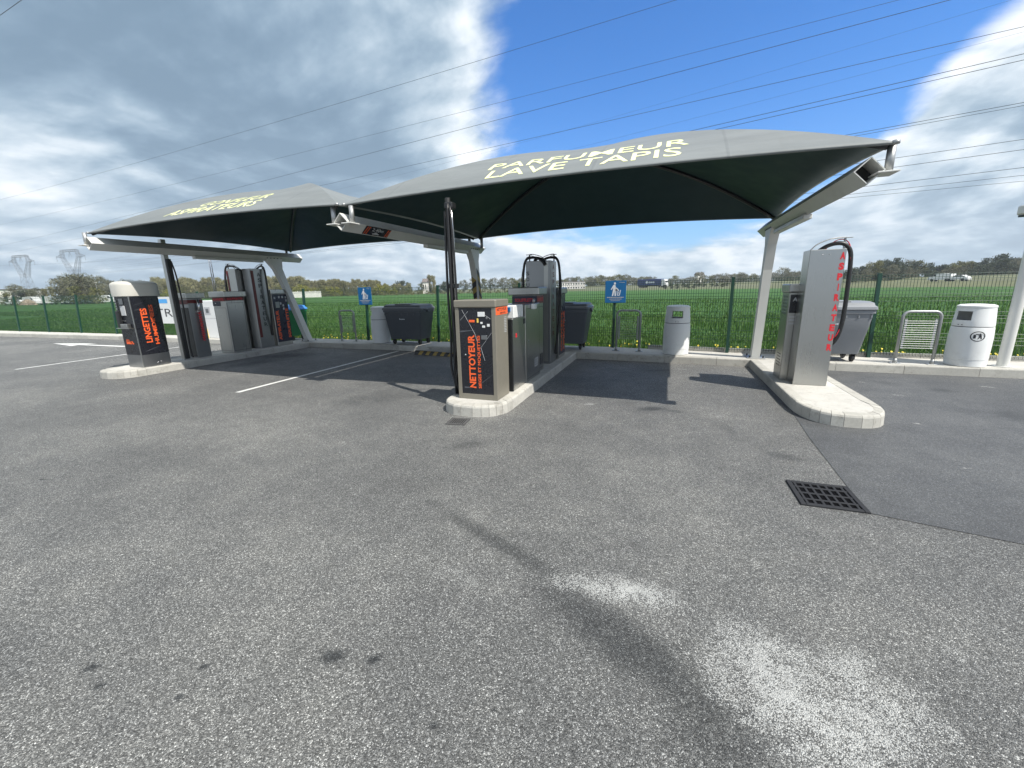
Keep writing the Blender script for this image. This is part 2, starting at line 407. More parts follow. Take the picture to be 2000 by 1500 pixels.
    h = nt.math('ADD', nt.math('MULTIPLY', vo.outputs['Distance'], -1.4), nt.math('MULTIPLY', nt.noise(p, 30, 4, .6), .5))
    nt.l.new(nt.bump(h, .8 if not new else .5, .006), b.inputs['Normal'])
    return m
ASPH = asphalt('old_asphalt', (1.02, 1.03, 1.0), [(0, .05), (.35, .09), (.62, .135), (.84, .2), (.94, .31), (1, .5)])
ASPHN = asphalt('new_asphalt', (.9, .94, .98), [(0, .055), (.5, .075), (.85, .11), (1, .2)], new=True)

def field_mat():
    m, nt, b = newmat('crop_field')
    p = nt.node('ShaderNodeTexCoord').outputs['Object']
    mp = nt.node('ShaderNodeMapping'); nt.put(mp, 'Vector', p); mp.inputs['Scale'].default_value = (.35, 2.2, 1); mp.inputs['Rotation'].default_value = (0, 0, R(-8))
    a = nt.noise(mp.outputs[0], .8, 8, .62); f = nt.noise(p, 9, 5, .7)
    c = nt.ramp(nt.math('ADD', nt.math('MULTIPLY', a, .75), nt.math('MULTIPLY', f, .3)), [(.3, (.02, .055, .01)), (.52, (.042, .108, .02)), (.75, (.075, .155, .035))])
    nt.l.new(c, b.inputs['Base Color']); b.inputs['Roughness'].default_value = .8; b.inputs['Specular IOR Level'].default_value = .2
    nt.l.new(nt.bump(f, 1., .12), b.inputs['Normal']); return m
FIELD = field_mat()
def leafmat(name, cols, rough=.6, scale=.9, trans=.25):
    m, nt, b = newmat(name)
    g = nt.node('ShaderNodeNewGeometry'); oi = nt.node('ShaderNodeObjectInfo').outputs['Random']
    n = nt.noise(g.outputs['Position'], scale, 4, .6)
    v = nt.math('ADD', nt.math('MULTIPLY_ADD', g.outputs['Random Per Island'], .5, nt.math('MULTIPLY', n, .6)), nt.math('MULTIPLY_ADD', oi, .3, -.2))
    c = nt.ramp(v, [(.1, cols[0]), (.5, cols[1]), (.9, cols[2])])
    nt.l.new(c, b.inputs['Base Color']); b.inputs['Roughness'].default_value = rough; b.inputs['Specular IOR Level'].default_value = .25
    if trans:
        tr = nt.node('ShaderNodeBsdfTranslucent'); nt.l.new(c, tr.inputs[0]); mx = nt.node('ShaderNodeMixShader'); mx.inputs[0].default_value = trans
        nt.l.new(b.outputs[0], mx.inputs[1]); nt.l.new(tr.outputs[0], mx.inputs[2])
        nt.l.new(mx.outputs[0], m.node_tree.nodes['Material Output'].inputs[0])
    return m
BLADE = leafmat('crop_blades', ((.025, .06, .01), (.06, .13, .025), (.115, .205, .05)), .5, .6, .35)
OLIVE = leafmat('olive_leaves', ((.065, .072, .022), (.125, .13, .045), (.2, .195, .075)))
YELLG = leafmat('yellow_green_leaves', ((.12, .13, .02), (.2, .2, .03), (.3, .28, .05)))
DARKG = leafmat('dark_leaves', ((.03, .042, .026), (.05, .066, .04), (.08, .1, .06)))
TAN = leafmat('tan_twigs', ((.11, .108, .05), (.185, .178, .085), (.27, .255, .13)), trans=0)
GREYT = leafmat('grey_twigs', ((.07, .073, .045), (.118, .12, .075), (.175, .172, .11)), trans=0)
BARK = mat('bark', (.08, .065, .05), .9, 0, .25, 3)
SCRUB = mat('scrub_ground', (.085, .09, .035), .95, 0, .45, .15)
FARGRASS = mat('bank_grass', (.1, .108, .048), .95, 0, .4, .2)
ROADG = mat('far_road', (.16, .16, .16), .9, 0, .1, .2)
HOUSEW = mat('render_white', (.7, .68, .63), .8, 0, .08, .6, dirt=.1)
ROOF = mat('roof_grey', (.14, .12, .11), .8, 0, .2, 1)
GLASSD = mat('dark_glass', (.02, .025, .03), .12, 0, .1, 2)

# ------------------------------------------------------------------ ground
def sheet(name, poly, z, m, kind='structure', sub=None):
    mb = MB(); mb.add([(x, y, z) for x, y in poly], [tuple(range(len(poly)))]); o = mb.build(name, m); o['kind'] = kind; return o
def interp(x, tab):
    for (a, b), (c, d) in zip(tab, tab[1:]):
        if x <= c: return b+(d-b)*max(0, (x-a))/(c-a)
    return tab[-1][1]
KT = [(-70, 9.5), (-30, 9.5), (-20, 9.73), (-10, 9.67), (-7, 9.64), (-1.9, 9.44), (.4, 9.3), (1.6, 9.22), (5.6, 9.12), (14, 9.05)]
FT = [(-70, 10.25), (-31, 10.25), (-21, 10.3), (-12, 10.5), (-5, 10.55), (-1.3, 10.42), (1.3, 10.08), (4, 10.02), (14, 9.95)]
YK = lambda x: interp(x, KT)
YF = lambda x: interp(x, FT)
sheet('ground', [(-2500, -2500), (2500, -2500), (2500, 2500), (-2500, 2500)], -.03, SCRUB)
sheet('crop_field', [(-330, 10.2)]+[(x, YF(x)+.02) for x in (-31, -21, -12, -5, -1.3, 1.3, 4, 14)]+[(70, 9.9), (125, 40), (70, 95), (20, 150), (-60, 175), (-160, 150), (-330, 110)], -.02, FIELD)
sheet('asphalt', [(-70, -60), (60, -60), (60, YK(14)+.02), (14, YK(14)+.02), (5.6, YK(5.6)+.02), (.4, YK(.4)+.02), (-7, YK(-7)+.02), (-20, YK(-20)+.02), (-70, YK(-70)+.02)], 0., ASPH)
jr = onZ(1998, 1064)
sheet('asphalt_patch', [(1.5, 6.6), (1.585, 6.14), (1.5, 5.0), (1.452, 3.82), (1.452, 3.385), (jr.x, jr.y), (8., 1.95), (14, .6), (14, 9.04), (5.6, 9.1), (2.6, 9.17), (1.66, 9.2)], .004, ASPHN)
# pavement slab strip along the fence and its kerb stones
pav = MB(); xs = sorted(set([-60+i for i in range(0, 75)]+[.0, .4, 1.3, 1.6, -1.3, -1.9]))
rings = []
for x in xs:
    yb = YF(x)+.06
    rings.append([(x, YK(x)+.155, 0), (x, yb, 0), (x, yb, .146), (x, YK(x)+.155, .146)])
pav.loft(rings); pav = pav.build('pavement', CONC); pav['kind'] = 'structure'
def stone(parent, a, b, w=.15, h=.15, rnd=.02, gap=.006, name='kerb_stone', jit=.002, inner=None):
    """one kerb stone from a to b, thickness w to the left of a->b, top front edge rounded"""
    a = Vector((*a, 0)); b = Vector((*b, 0)); d = (b-a).normalized(); n = Vector((-d.y, d.x, 0))
    if inner is None: ia, ib = a+n*w, b+n*w
    else: ia, ib = Vector((*inner[0], 0)), Vector((*inner[1], 0))
    a2, b2 = a+d*gap/2, b-d*gap/2
    di = (ib-ia)
    if di.length > gap*1.5: ia, ib = ia+di.normalized()*gap/2, ib-di.normalized()*gap/2
    hz = h+random.uniform(-jit, jit); mb = MB()
    def prof(f, i):
        nn = (i-f).normalized()
        return [f+Z_*(-.02), f+nn*.006+Z_*(hz-rnd), f+nn*(.006+rnd*.35)+Z_*(hz-rnd*.3), f+nn*(.006+rnd)+Z_*hz, i+Z_*hz, i+Z_*(-.02)]
    mb.loft([prof(b2, ib), prof(a2, ia)])
    return mb.build(name, KERB, parent)
x = -40.
while x < 11.9:
    stone(pav, (x, YK(x)), (x+1, YK(x+1))); x += 1.
# raised edging at the foot of the fence on the right
ed = MB()
x = -.4
edge_root = None
while x < 11:
    mb = MB(); a = Vector((x+.004, YF(x)+.05, 0)); b = Vector((x+.996, YF(x+1)+.05, 0))
    mb.loft([[a+Vector((0, 0, .1)), a+Vector((0, .07, .1)), a+Vector((0, .07, .235)), a+Vector((0, 0, .235))], [b+Vector((0, 0, .1)), b+Vector((0, .07, .1)), b+Vector((0, .07, .235)), b+Vector((0, 0, .235))]])
    mb.build('edging_stone', KERB, pav); x += 1.
# islands
def island(x0, x1, ynose, yend, label_n, flat=.5, seg=.13):
    cx = (x0+x1)/2; hw = (x1-x0)/2; W = .14
    def outl(t):   # nose as a squashed half ellipse, t 0..pi from left to right
        return (cx-hw*abs(math.cos(t))**.8*(1 if math.cos(t) > 0 else -1), ynose+flat*(1-abs(math.sin(t))**.8))
    N = 13; nose = [outl(math.pi*i/N) for i in range(N+1)]
    inn = []
    for i, (x, y) in enumerate(nose):
        c = Vector((cx, ynose+flat+.2)); v = Vector((x, y)); d = (c-v).normalized(); inn.append(tuple(v+d*W))
    inn[0] = (x0+W, nose[0][1]); inn[-1] = (x1-W, nose[-1][1])
    poly = [(x0+W, yend)]+inn+[(x1-W, yend)]
    mb = MB(); mb.prism([(x, y) for x, y in poly], -.01, .147); isl = mb.build('island', CONC); isl['kind'] = 'structure'
    for i in range(N): stone(isl, nose[i], nose[i+1], gap=.004, rnd=.03, jit=.003, inner=(inn[i], inn[i+1]))
    y = nose[0][1]
    while y < yend-.05:
        y2 = min(y+1., yend)
        stone(isl, (x0, y2), (x0, y), W); stone(isl, (x1, y), (x1, y2), W); y = y2
    return isl
island(-11.2, -10.26, 4.83, YK(-10.7)+.13, 1)
island(-2.87, -1.93, 4.64, YK(-2.4)+.13, 2)
island(1.585, 2.5, 5.5, YK(2)+.13, 3, flat=.75)
# painted lines and arrow
def line(name, a, b, w, label):
    a = Vector((*a, .005)); b = Vector((*b, .005)); d = (b-a).normalized(); n = Vector((-d.y, d.x, 0))*w/2
    k = max(2, int((b-a).length/.3)); v = []; f = []
    for i in range(k+1):
        q = a+(b-a)*i/k; j = random.uniform(.88, 1.05); v += [q-n*j, q+n*j]
    f = [(2*i, 2*i+2, 2*i+3, 2*i+1) for i in range(k)]
    o = MB().add(v, f).build(name, PAINTW); o['kind'] = 'structure'; return o
line('bay_line', (-6.79, 4.74), (-6.93, 9.52), .1, '')
line('bay_line', (-14.46, 4.91), (-14.9, 9.6), .1, '')
aw = MB()
aw.add([(-21.3, 8.35, .005), (-19.4, 8.05, .005), (-19.55, 8.3, .005), (-17.0, 8.32, .005), (-17.0, 8.5, .005), (-19.55, 8.46, .005), (-19.4, 8.75, .005)], [(0, 1, 2, 3, 4, 5, 6)])
o = aw.build('road_arrow', PAINTW); o['kind'] = 'structure'
# drain gratings
IRON = mat('cast_iron', (.024, .025, .028), .75, 0, .25, 30, spec=.25)
PIT = mat('dark_pit', (.004, .004, .005), .9, 0, .1, 5, spec=.05)
GRATG = mat('grey_grating', (.075, .075, .075), .85, 0, .25, 30, spec=.2)
def grating(c, w, d, nx, ny, ang, label, bar=.018, gm=None):
    gm = gm or IRON
    t = thing('drain_grating', (c[0], c[1], 0), label, 'drain'); t.rotation_euler.z = ang
    MB().box(-w/2+.02, w/2-.02, -d/2+.02, d/2-.02, -.004, .0035, .0005).build('pit', PIT, t)
    fr = MB()
    for s in (-1, 1):
        fr.box(s*(w/2-.018)-.018, s*(w/2-.018)+.018, -d/2, d/2, -.01, .014, .003)
        fr.box(-w/2+.037, w/2-.037, s*(d/2-.018)-.018, s*(d/2-.018)+.018, -.01, .0135, .003)
    fr.build('frame', gm, t)
    for i in range(1, nx):
        x = -w/2+w*i/nx; MB().box(x-bar/2, x+bar/2, -d/2+.037, d/2-.037, .004, .011, .002).build('bar', gm, t)
    for i in range(1, ny):
        y = -d/2+d*i/ny; MB().box(-w/2+.037, w/2-.037, y-bar*.6, y+bar*.6, .0045, .0125, .002).build('bar', gm, t)
    return t
grating((1.232, 3.585), .43, .42, 8, 4, R(1), 'large black cast iron drain grating at the corner of the newer dark asphalt')
grating((-2.4, 4.41), .25, .25, 9, 1, R(8), 'small square slotted drain grating in front of the cleaning machine island', bar=.015, gm=GRATG)

# ------------------------------------------------------------------ mesh fence
fence = thing('mesh_fence', (0, YF(0), .15), 'green welded wire mesh fence on posts running along the crop field', 'fence')
X0 = 3.773; POSTX = [X0+2.5*k for k in range(-16, 3)]; LEAN = .1; FH = 1.6
fpost = {}
for k, x in enumerate(POSTX):
    mb = MB(); y = YF(x)-YF(0)
    mb.loft([[(x+a*.03, y+LEAN*t+b*.03, -.01+t*(FH+.01)) for a, b in ((-1, -1), (1, -1), (1, 1), (-1, 1))] for t in (0, 1)])
    mb.box(x-.033, x+.033, y+LEAN-.033, y+LEAN+.033, FH-.005, FH+.015, .006)
    mb.build('post', FENCEG, fence)
for xa, xb in zip(POSTX, POSTX[1:]):
    mb = MB(); ya, yb = YF(xa)-YF(0), YF(xb)-YF(0); n = 50; w = .0038
    L = (xb-xa)
    def pt(t, z, oy=.035): return Vector((xa+L*t, ya+(yb-ya)*t+LEAN*z/FH+oy, z))
    for i in range(1, n):
        a, b = pt(i/n, .04), pt(i/n, FH-.02)
        mb.loft([[a+Vector((-w, 0, 0)), a+Vector((0, -w, 0)), a+Vector((w, 0, 0)), a+Vector((0, w, 0))], [b+Vector((-w, 0, 0)), b+Vector((0, -w, 0)), b+Vector((w, 0, 0)), b+Vector((0, w, 0))]], cap=False)
    z = .08; hz = []
    while z < FH-.03: hz.append(z); z += .2
    for f0 in (.36, .76, 1.16, 1.52): hz += [f0, f0+.05]
    for z in hz:
        a, b = pt(.013, z, .03), pt(.987, z, .03)
        mb.loft([[a+Vector((0, -w, 0)), a+Vector((0, 0, w)), a+Vector((0, w, 0)), a+Vector((0, 0, -w))], [b+Vector((0, -w, 0)), b+Vector((0, 0, w)), b+Vector((0, w, 0)), b+Vector((0, 0, -w))]], cap=False)
    mb.build('mesh_panel', FENCEG, fence)
# litter signs clamped to two fence posts
def litter_sign(k, label, dx=0):
    x = X0+2.5*k; y = YF(x); z0 = 1.235; w, h = .49, .52
    t = thing('litter_sign', (x+dx, y+LEAN*.8-.05, z0), label, 'sign', 'blue litter signs on the fence posts')
    MB().box(-w/2, w/2, -.012, 0, 0, h, .004).build('board', SIGNB, t)
    pg = MB(); yy = -.0145
    def flat(pts): pg.add([(a, yy, b) for a, b in pts], [tuple(range(len(pts)))])
    flat([(-.02+.024*math.cos(a*math.pi/6), .455+.028*math.sin(a*math.pi/6)) for a in range(12)])
    flat([(-.055, .42), (-.1, .345), (-.115, .31), (-.095, .305), (-.06, .36), (-.06, .31), (-.085, .16), (-.052, .16), (-.03, .29), (-.02, .16), (.012, .16), (.0, .31), (.0, .37), (.055, .33), (.075, .3), (.06, .29), (-.005, .345), (0, .39), (-.015, .425)][::-1])
    flat([(.025, .3), (.035, .17), (.1, .17), (.125, .3), (.107, .3), (.086, .188), (.05, .188), (.042, .3)])
    flat([(.06, .245), (.085, .245), (.083, .22), (.06, .22)]); flat([(.058, .28), (.08, .262), (.09, .28), (.07, .295)])
    pg.build('pictogram', SIGNW, t)
    tx = MB()
    for (xa, xb, za, zb) in ((-.2, .2, .118, .138), (-.14, .15, .08, .095), (-.11, .11, .044, .054), (.08, .13, .475, .484), (.135, .205, .47, .482)):
        q = xa
        while q < xb-.005:
            l = random.uniform(.012, .04); e = min(q+l, xb); tx.add([(q, yy, za), (e, yy, za), (e, yy, zb), (q, yy, zb)], [(0, 1, 2, 3)]); q = e+.005
    tx.build('lettering', GREYPRINT, t)['kind'] = 'stuff'
    MB().box(-.05, .05, .001, .02, .1, .13, .003).build('clamp', BLACKM, t); MB().box(-.05, .05, .001, .02, .4, .43, .003).build('clamp', BLACKM, t)
litter_sign(-5, 'blue litter sign with white figure on the fence post left of the grey wheeled container', .0)
litter_sign(-2, 'blue litter sign with white figure on the fence post beside the blower tower', .02)
# entrance banner tied to the fence
bx0, bx1 = onY(268, 605, YF(-17.5)-.03).x, onY(367, 605, YF(-17.5)-.03).x
bt = thing('entrance_banner', ((bx0+bx1)/2, YF(-17.5)-.03, .6), 'white entrance banner with blue arrow tied to the far fence', 'banner')
bw = bx1-bx0
MB().box(-bw/2, bw/2, 0, .006, 0, 1.0, .002).build('sheet', WHITEP, bt)
ar = MB(); ay = -.004
ar.add([(-.52, ay, .84), (-.28, ay, .69), (-.28, ay, .765), (.42, ay, .765), (.42, ay, .915), (-.28, ay, .915), (-.28, ay, .99)], [(0, 1, 2, 3, 4, 5, 6)])
ar.build('arrow', SKYBLUE, bt)
text_on('lettering', 'ENTRÉE', (-bw/2+.1, ay, .26), X_, Z_, bw-.2, .38, INKB, bt, bold=-.005)

# ------------------------------------------------------------------ canopies
def tri_surface(cx, cy, hx, hy, zc, z0, zm, sf, sr, ss, zs=2.94):
    """crossed-arch membrane: height and plan position for u,v in -1..1"""
    def S(u, v):
        t = max(abs(u), abs(v), 1e-6)
        if abs(v) >= abs(u): s = u/t; sag = (sf if v < 0 else sr); ax = 'v'
        else: s = v/t; sag = ss[0] if u < 0 else ss[1]; ax = 'u'
        q = 1-s*s
        mid = zc-(zc-(zm if ax == 'v' else zs))*(.41*t+.59*t**1.89); arch = zc-(zc-z0)*t**1.79
        z = mid*q+arch*(1-q)
        x = cx+hx*u; y = cy+hy*v
        if ax == 'v': y -= math.copysign(sag*q*t**3, v)
        else: x -= math.copysign(sag*q*t**3, u)
        return Vector((x, y, z))
    return S
def mem_mats():
    m, nt, b = newmat('canopy_fabric_top')
    tc = nt.node('ShaderNodeTexCoord').outputs['Object']
    mp = nt.node('ShaderNodeMapping'); nt.put(mp, 'Vector', tc); mp.inputs['Scale'].default_value = (.5, 2.5, 1)
    n = nt.noise(mp.outputs[0], 1.4, 7, .65)
    c = nt.ramp(n, [(.3, (.14, .152, .152)), (.7, (.185, .199, .198))])
    nt.l.new(c, b.inputs['Base Color']); b.inputs['Roughness'].default_value = .55
    sx = nt.node('ShaderNodeSeparateXYZ'); nt.l.new(tc, sx.inputs[0])
    fr_ = nt.math('ABSOLUTE', nt.math('SUBTRACT', nt.math('FRACT', nt.math('MULTIPLY_ADD', sx.outputs[0], .7, .23)), .5))
    seam = nt.math('SUBTRACT', 1., nt.sstep(fr_, .006, .016))
    w = nt.math('ADD', nt.noise(tc, 3, 3, .5), nt.math('MULTIPLY', seam, .12))
    mp2 = nt.node('ShaderNodeMapping'); nt.put(mp2, 'Vector', tc); mp2.inputs['Scale'].default_value = (7, .8, 1)
    strk = nt.sstep(nt.noise(mp2.outputs[0], 1.2, 7, .7), .52, .8)
    c2 = nt.mix(nt.math('MULTIPLY', seam, .22), c, (.08, .085, .09)); c2 = nt.mix(nt.math('MULTIPLY', strk, .25), c2, (.11, .112, .105))
    nt.l.new(c2, b.inputs['Base Color'])
    nt.l.new(nt.bump(w, .25, .05), b.inputs['Normal'])
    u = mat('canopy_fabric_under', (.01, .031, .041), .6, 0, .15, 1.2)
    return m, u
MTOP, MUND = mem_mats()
def canopy(cx, cy, hx, hy, zc, z0, zm, sf, sr, ss, lines, label, tx):
    S = tri_surface(cx, cy, hx, hy, zc, z0, zm, sf, sr, ss)
    t = thing('shade_canopy', (cx, cy, z0), label, 'canopy', 'grey fabric canopies over the cleaning bays')
    O = Vector((cx, cy, z0)); n = 96; th = .02; mb = MB(); V = {}
    for i in range(n+1):
        for j in range(n+1):
            V[i, j] = S(-1+2*i/n, -1+2*j/n)-O
    vt = [V[i, j] for i in range(n+1) for j in range(n+1)]
    id_ = lambda i, j: i*(n+1)+j
    def face(i, j):
        a, b, c, d = id_(i, j), id_(i+1, j), id_(i+1, j+1), id_(i, j+1)
        return [(a, b, c), (a, c, d)] if (i < n/2) == (j < n/2) else [(a, b, d), (b, c, d)]
    ft = [q for i in range(n) for j in range(n) for q in face(i, j)]
    mb.add(vt, ft, 0)
    mb.add([q-Z_*th for q in vt], [q[::-1] for q in ft], 1)
    N = (n+1)**2
    edge = [(i, 0) for i in range(n+1)]+[(n, j) for j in range(1, n+1)]+[(i, n) for i in range(n-1, -1, -1)]+[(0, j) for j in range(n-1, 0, -1)]
    for a, b in zip(edge, edge[1:]+edge[:1]):
        mb.f.append((id_(*b), id_(*a), N+id_(*a), N+id_(*b))); mb.mi.append(0)
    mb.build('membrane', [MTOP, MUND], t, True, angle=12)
    hem = MB(); hem.tube([V[e]-Z_*th*.5 for e in edge]+[V[edge[0]]-Z_*th*.5], .017, 6, cap=False)
    hem.build('hem', MTOP, t, True)
    for s in (-1, 1):
        arch = MB(); arch.tube([S(q, s*q)-O-Z_*.055 for q in np.linspace(-.985, .985, 41)], .03, 8)
        arch.build('arch_tube', BLACKM, t, True)
    for (a, b, sg) in ((0, 0, 1), (n, 0, 1), (0, n, 1), (n, n, 1)):
        q = V[a, b]; MB().tube([q+Vector((0, 0, .012)), q-Vector((0, 0, .02))], .03, 10).build('corner_clamp', GALV, t, True)
    # lettering on the front slope
    for s, xa, xb, b0, b1 in lines:
        v, f = text_verts(s, xb-xa, b1-b0, .004, 0, 5)
        vv = []
        for q in v:
            xx = xa+q[0]; yy = cy-hy+sf*.9+b0+q[1]
            u_, v_ = (xx-cx)/hx, (yy-cy)/hy
            p = S(u_, v_); dx = S(u_+.01, v_)-p; dy = S(u_, v_+.01)-p
            nn = dx.cross(dy).normalized(); vv.append(p+nn*.0035-O)
        MB().add(vv, f).build('lettering', LEMON, t)
    return S
ZC = 3.81
canopy(-7.645, 7.48, 3.075, 2.36, ZC, 2.87, 2.95, .06, .06, (.07, .0), [('GONFLEUR', -8.35, -6.6, .5, .78), ('ASPIRATEURS', -8.8, -6.55, .14, .42)], 'grey fabric canopy lettered for tyre inflator and vacuum cleaners', None)
canopy(-1.31, 7.5, 3.19, 2.32, ZC, 2.87, 2.95, .06, .06, (.0, .07), [('PARFUMEUR', -2.45, .12, .47, .77), ('LAVE TAPIS', -2.35, .04, .1, .4)], 'grey fabric canopy lettered for perfume and carpet washing', None)
def frame(x, y0, y1, zb, pb, pt, label, sides, hazard=False, plate_sign=False, post_tilt=0):
    """cantilever frame: square tube on edge, leaning box post with gusset, end plates with stub posts"""
    t = thing('canopy_frame', (x, pb, .15), label, 'canopy frame', 'white steel frames carrying the canopies')
    O = Vector((x, pb, .15)); r = .125; zc = zb+r
    def dia(y, rr): return [Vector((x, y, zc-rr))-O, Vector((x+rr, y, zc))-O, Vector((x, y, zc+rr))-O, Vector((x-rr, y, zc))-O]
    mb = MB(); mb.loft([dia(y0, r), dia(y1, r)][::-1], cap=False)
    mb.loft([dia(y0, r-.012), dia(y1, r-.012)], cap=False)
    for y, rev in ((y0, 0), (y1, 1)):
        a, b = dia(y, r), dia(y, r-.012); o = len(mb.v); mb.v += [tuple(q) for q in a+b]
        for k in range(4):
            f = (o+k, o+(k+1) % 4, o+4+(k+1) % 4, o+4+k); mb.f.append(f if rev == 0 else f[::-1]); mb.mi.append(0)
    bm_ = mb.build('beam', FRAMEW, t)
    # closing diaphragm inside each end
    for yy in (y0+.25, y1-.1):
        MB().add(dia(yy, r-.013), [(0, 1, 2, 3)]).build('diaphragm', BLACKM, t)
    # post: tapered box, flared head
    hw = .075
    def rect(yc, d, z, w=hw): return [Vector((x-w, yc-d, z))-O, Vector((x+w, yc-d, z))-O, Vector((x+w, yc+d, z))-O, Vector((x-w, yc+d, z))-O]
    H = zc-.03; ps = MB()
    yy = lambda z: pb+(pt-pb)*(z-.15)/(H-.15)
    ps.loft([rect(yy(.16), .095, .162), rect(yy(H-.75), .085, H-.75), rect(yy(H-.3)-.02, .12, H-.3), rect(yy(H)-.04, .27, H)])
    ps.build('post', FRAMEW, t)
    MB().box(-.16, .16, -.19, .19, .0, .014, .003).build('base_plate', GALV, t)
    for sx in (-1, 1):
        for sy in (-1, 1): MB().tube([(sx*.12, sy*.15, .014), (sx*.12, sy*.15, .055)], .016, 6).build('anchor_bolt', BLACKM, t)
    for k in range(5):
        for sx in (-1, 1): MB().tube([Vector((x+sx*.06, pt-.25+k*.11, zc-.05))-O, Vector((x+sx*.092, pt-.25+k*.11, zc-.05))-O], .013, 6).build('bolt', BLACKM, t)
    MB().box(x-.055-O.x, x+.055-O.x, pt-.25-O.y-1.9, pt-O.y-.35, zb-.052-O.z, zb+.014-O.z, .01).build('lamp_rail', FRAMEW, t)
    for s in sides:
        for y in (y0+.06, y1-.3):
            MB().box(min(s*.05, s*.22), max(s*.05, s*.22), y-O.y-.11, y-O.y+.11, zc-.035-O.z, zc-.02-O.z, .003).build('end_plate', FRAMEW, t)
            MB().tube([(s*.165, y-O.y, zc-.02-O.z), (s*.165, y-O.y, zc+.215-O.z)], .035, 12).build('stub_post', GALV, t, True)
    if hazard:
        z = .9; k = 0
        while z < 1.95:
            p0 = Vector((x+hw+.002, yy(z), z))-O
            d = .082
            q = [Vector((x+hw+.003, yy(z+dz)+sy*d, z+dz+sh))-O for sy, dz, sh in ((-1, 0, .07), (1, 0, -.07), (1, .13, -.07), (-1, .13, .07))]
            MB().add(q, [(0, 1, 2, 3)]).build('hazard_stripe', HAZY if k % 2 else INKB, t); z += .13; k += 1
        z = .9; k = 0
        while z < 1.95:
            q = [Vector((x+sx*hw, yy(z+dz)-.0895, z+dz+sh))-O for sx, dz, sh in ((-1, 0, -.05), (1, 0, .05), (1, .13, .05), (-1, .13, -.05))]
            MB().add(q, [(0, 1, 2, 3)]).build('hazard_stripe', HAZY if k % 2 else INKB, t); z += .13; k += 1
    if plate_sign:
        # clearance board stuck on the lower right face of the beam
        n = Vector((1, 0, -1)).normalized(); o = Vector((x+.012, y0+.42, zc-r+.012))-O+n*.004
        axu = Vector((1, 0, 1)).normalized()
        pl = quad_on('clearance_board', o, Y_, axu, .62, .155, BLACKP, t)
        text_on('lettering', '2.40m', o+Y_*.17+axu*.075+n*.005, Y_, axu, .28, .06, GREYPRINT, pl, .02)
        for q in (.02, .07, .53, .58):
            MB().add([o+n*.005+Y_*(q+a)+axu*b for a, b in ((0, .01), (.018, .01), (.038, .145), (.02, .145))], [(0, 1, 2, 3)]).build('stripe', ORANGE, pl)
        MB().add([o+n*.005+Y_*(.22+a)+axu*(.02+b) for a, b in ((0, 0), (.16, 0), (.16, .018), (.12, .022), (.1, .042), (.05, .042), (.03, .022), (0, .018))], [tuple(range(8))]).build('car_symbol', GREYPRINT, pl)
    return t
frame(-10.54, 4.99, 9.98, 2.52, 9.93, 9.05, 'white leaning steel frame on the tyre inflator island at the canopy end', (-1,))
frame(-4.54, 5.12, 10.02, 2.5, 9.92, 9.55, 'white steel frame with hazard striped post between the two canopies', (-1, 1), True, True)
frame(1.72, 5.2, 9.98, 2.52, 9.53, 9.2, 'white leaning steel frame with bolted foot beside the steel vacuum tower', (1,))
t = thing('white_post', (5.42, 9.42, .147), 'upright round white post with lamp box beside the white bin with a pictogram', 'post')
MB().tube([(0, 0, 0), (0, 0, 3.1)], .075, 20).build('tube', FRAMEW, t, True, angle=40)
MB().tube([(0, 0, 0), (0, 0, .012)], .13, 20).build('foot_plate', FRAMEW, t, True, angle=40)
MB().box(-.24, -.07, -.09, .09, 2.45, 2.6, .02).build('lamp_box', FRAMEW, t)
MB().box(-.22, -.1, -.07, .07, 2.42, 2.449, .005).build('lens', BLACKM, t)

# ------------------------------------------------------------------ machines
def cabinet(name, x0, x1, y0, y1, z1, label, cat, body=STEEL, cap=.0, over=.03, capmat=None, group=None, capz=.12):
    cx, cy = (x0+x1)/2, (y0+y1)/2
    t = thing(name, (cx, cy, .147), label, cat, group)
    t['o'] = 0; del t['o']
    zt = z1-.147-(capz if cap else 0)
    MB().box(x0-cx, x1-cx, y0-cy, y1-cy, 0, zt, .008).build('body', body, t)
    if cap: MB().box(x0-cx-over, x1-cx+over, y0-cy-over, y1-cy+over, zt+.001, zt+capz, .012).build('cap', capmat or body, t)
    return t
def rel(t, p): return Vector(p)-t.location
# wipes dispenser: box body with rounded back and a big hood
t = thing('wipes_dispenser', (-10.64, 5.68, .147), 'black wrapped wet wipes dispenser with pale domed hood on the island nose', 'dispenser')
def rr(x0, x1, y0, y1, r, n=6):
    out = []
    for cx, cy, a0 in ((x1-r[0], y0+r[0], -90), (x1-r[1], y1-r[1], 0), (x0+r[2], y1-r[2], 90), (x0+r[3], y0+r[3], 180)):
        q = r[(0, 1, 2, 3)[len(out)//(n+1)]]
        for k in range(n+1): a = R(a0+90*k/n); out.append((cx+q*math.cos(a), cy+q*math.sin(a)))
    return out
side_x = lambda y: .272-.55*(y+.13)**2
bp = [(-.25, -.31)]+[(side_x(y), y) for y in np.linspace(-.31, .2, 12)]+[(side_x(.2)-.02-.16*(1-math.cos(a)), .2+.11*math.sin(a)) for a in np.linspace(.35, math.pi/2, 5)]+[(-.1, .31), (-.2, .28), (-.25, .2)]
MB().loft([[(x, y, 0) for x, y in bp], [(x, y, .27) for x, y in bp]]).build('base', STEELD, t, True, angle=25)
bq = [(x*1.004, y*1.004) for x, y in bp]
MB().loft([[(x, y, .2705) for x, y in bq], [(x, y, 1.49) for x, y in bq]]).build('body', BLACKP, t, True, angle=25)
MB().box(.243, .264, -.325, -.306, 0, 1.49, .005).build('corner_trim', STEEL, t)
cp = rr(-.35, .3, -.4, .36, (.26, .3, .3, .28), 8)
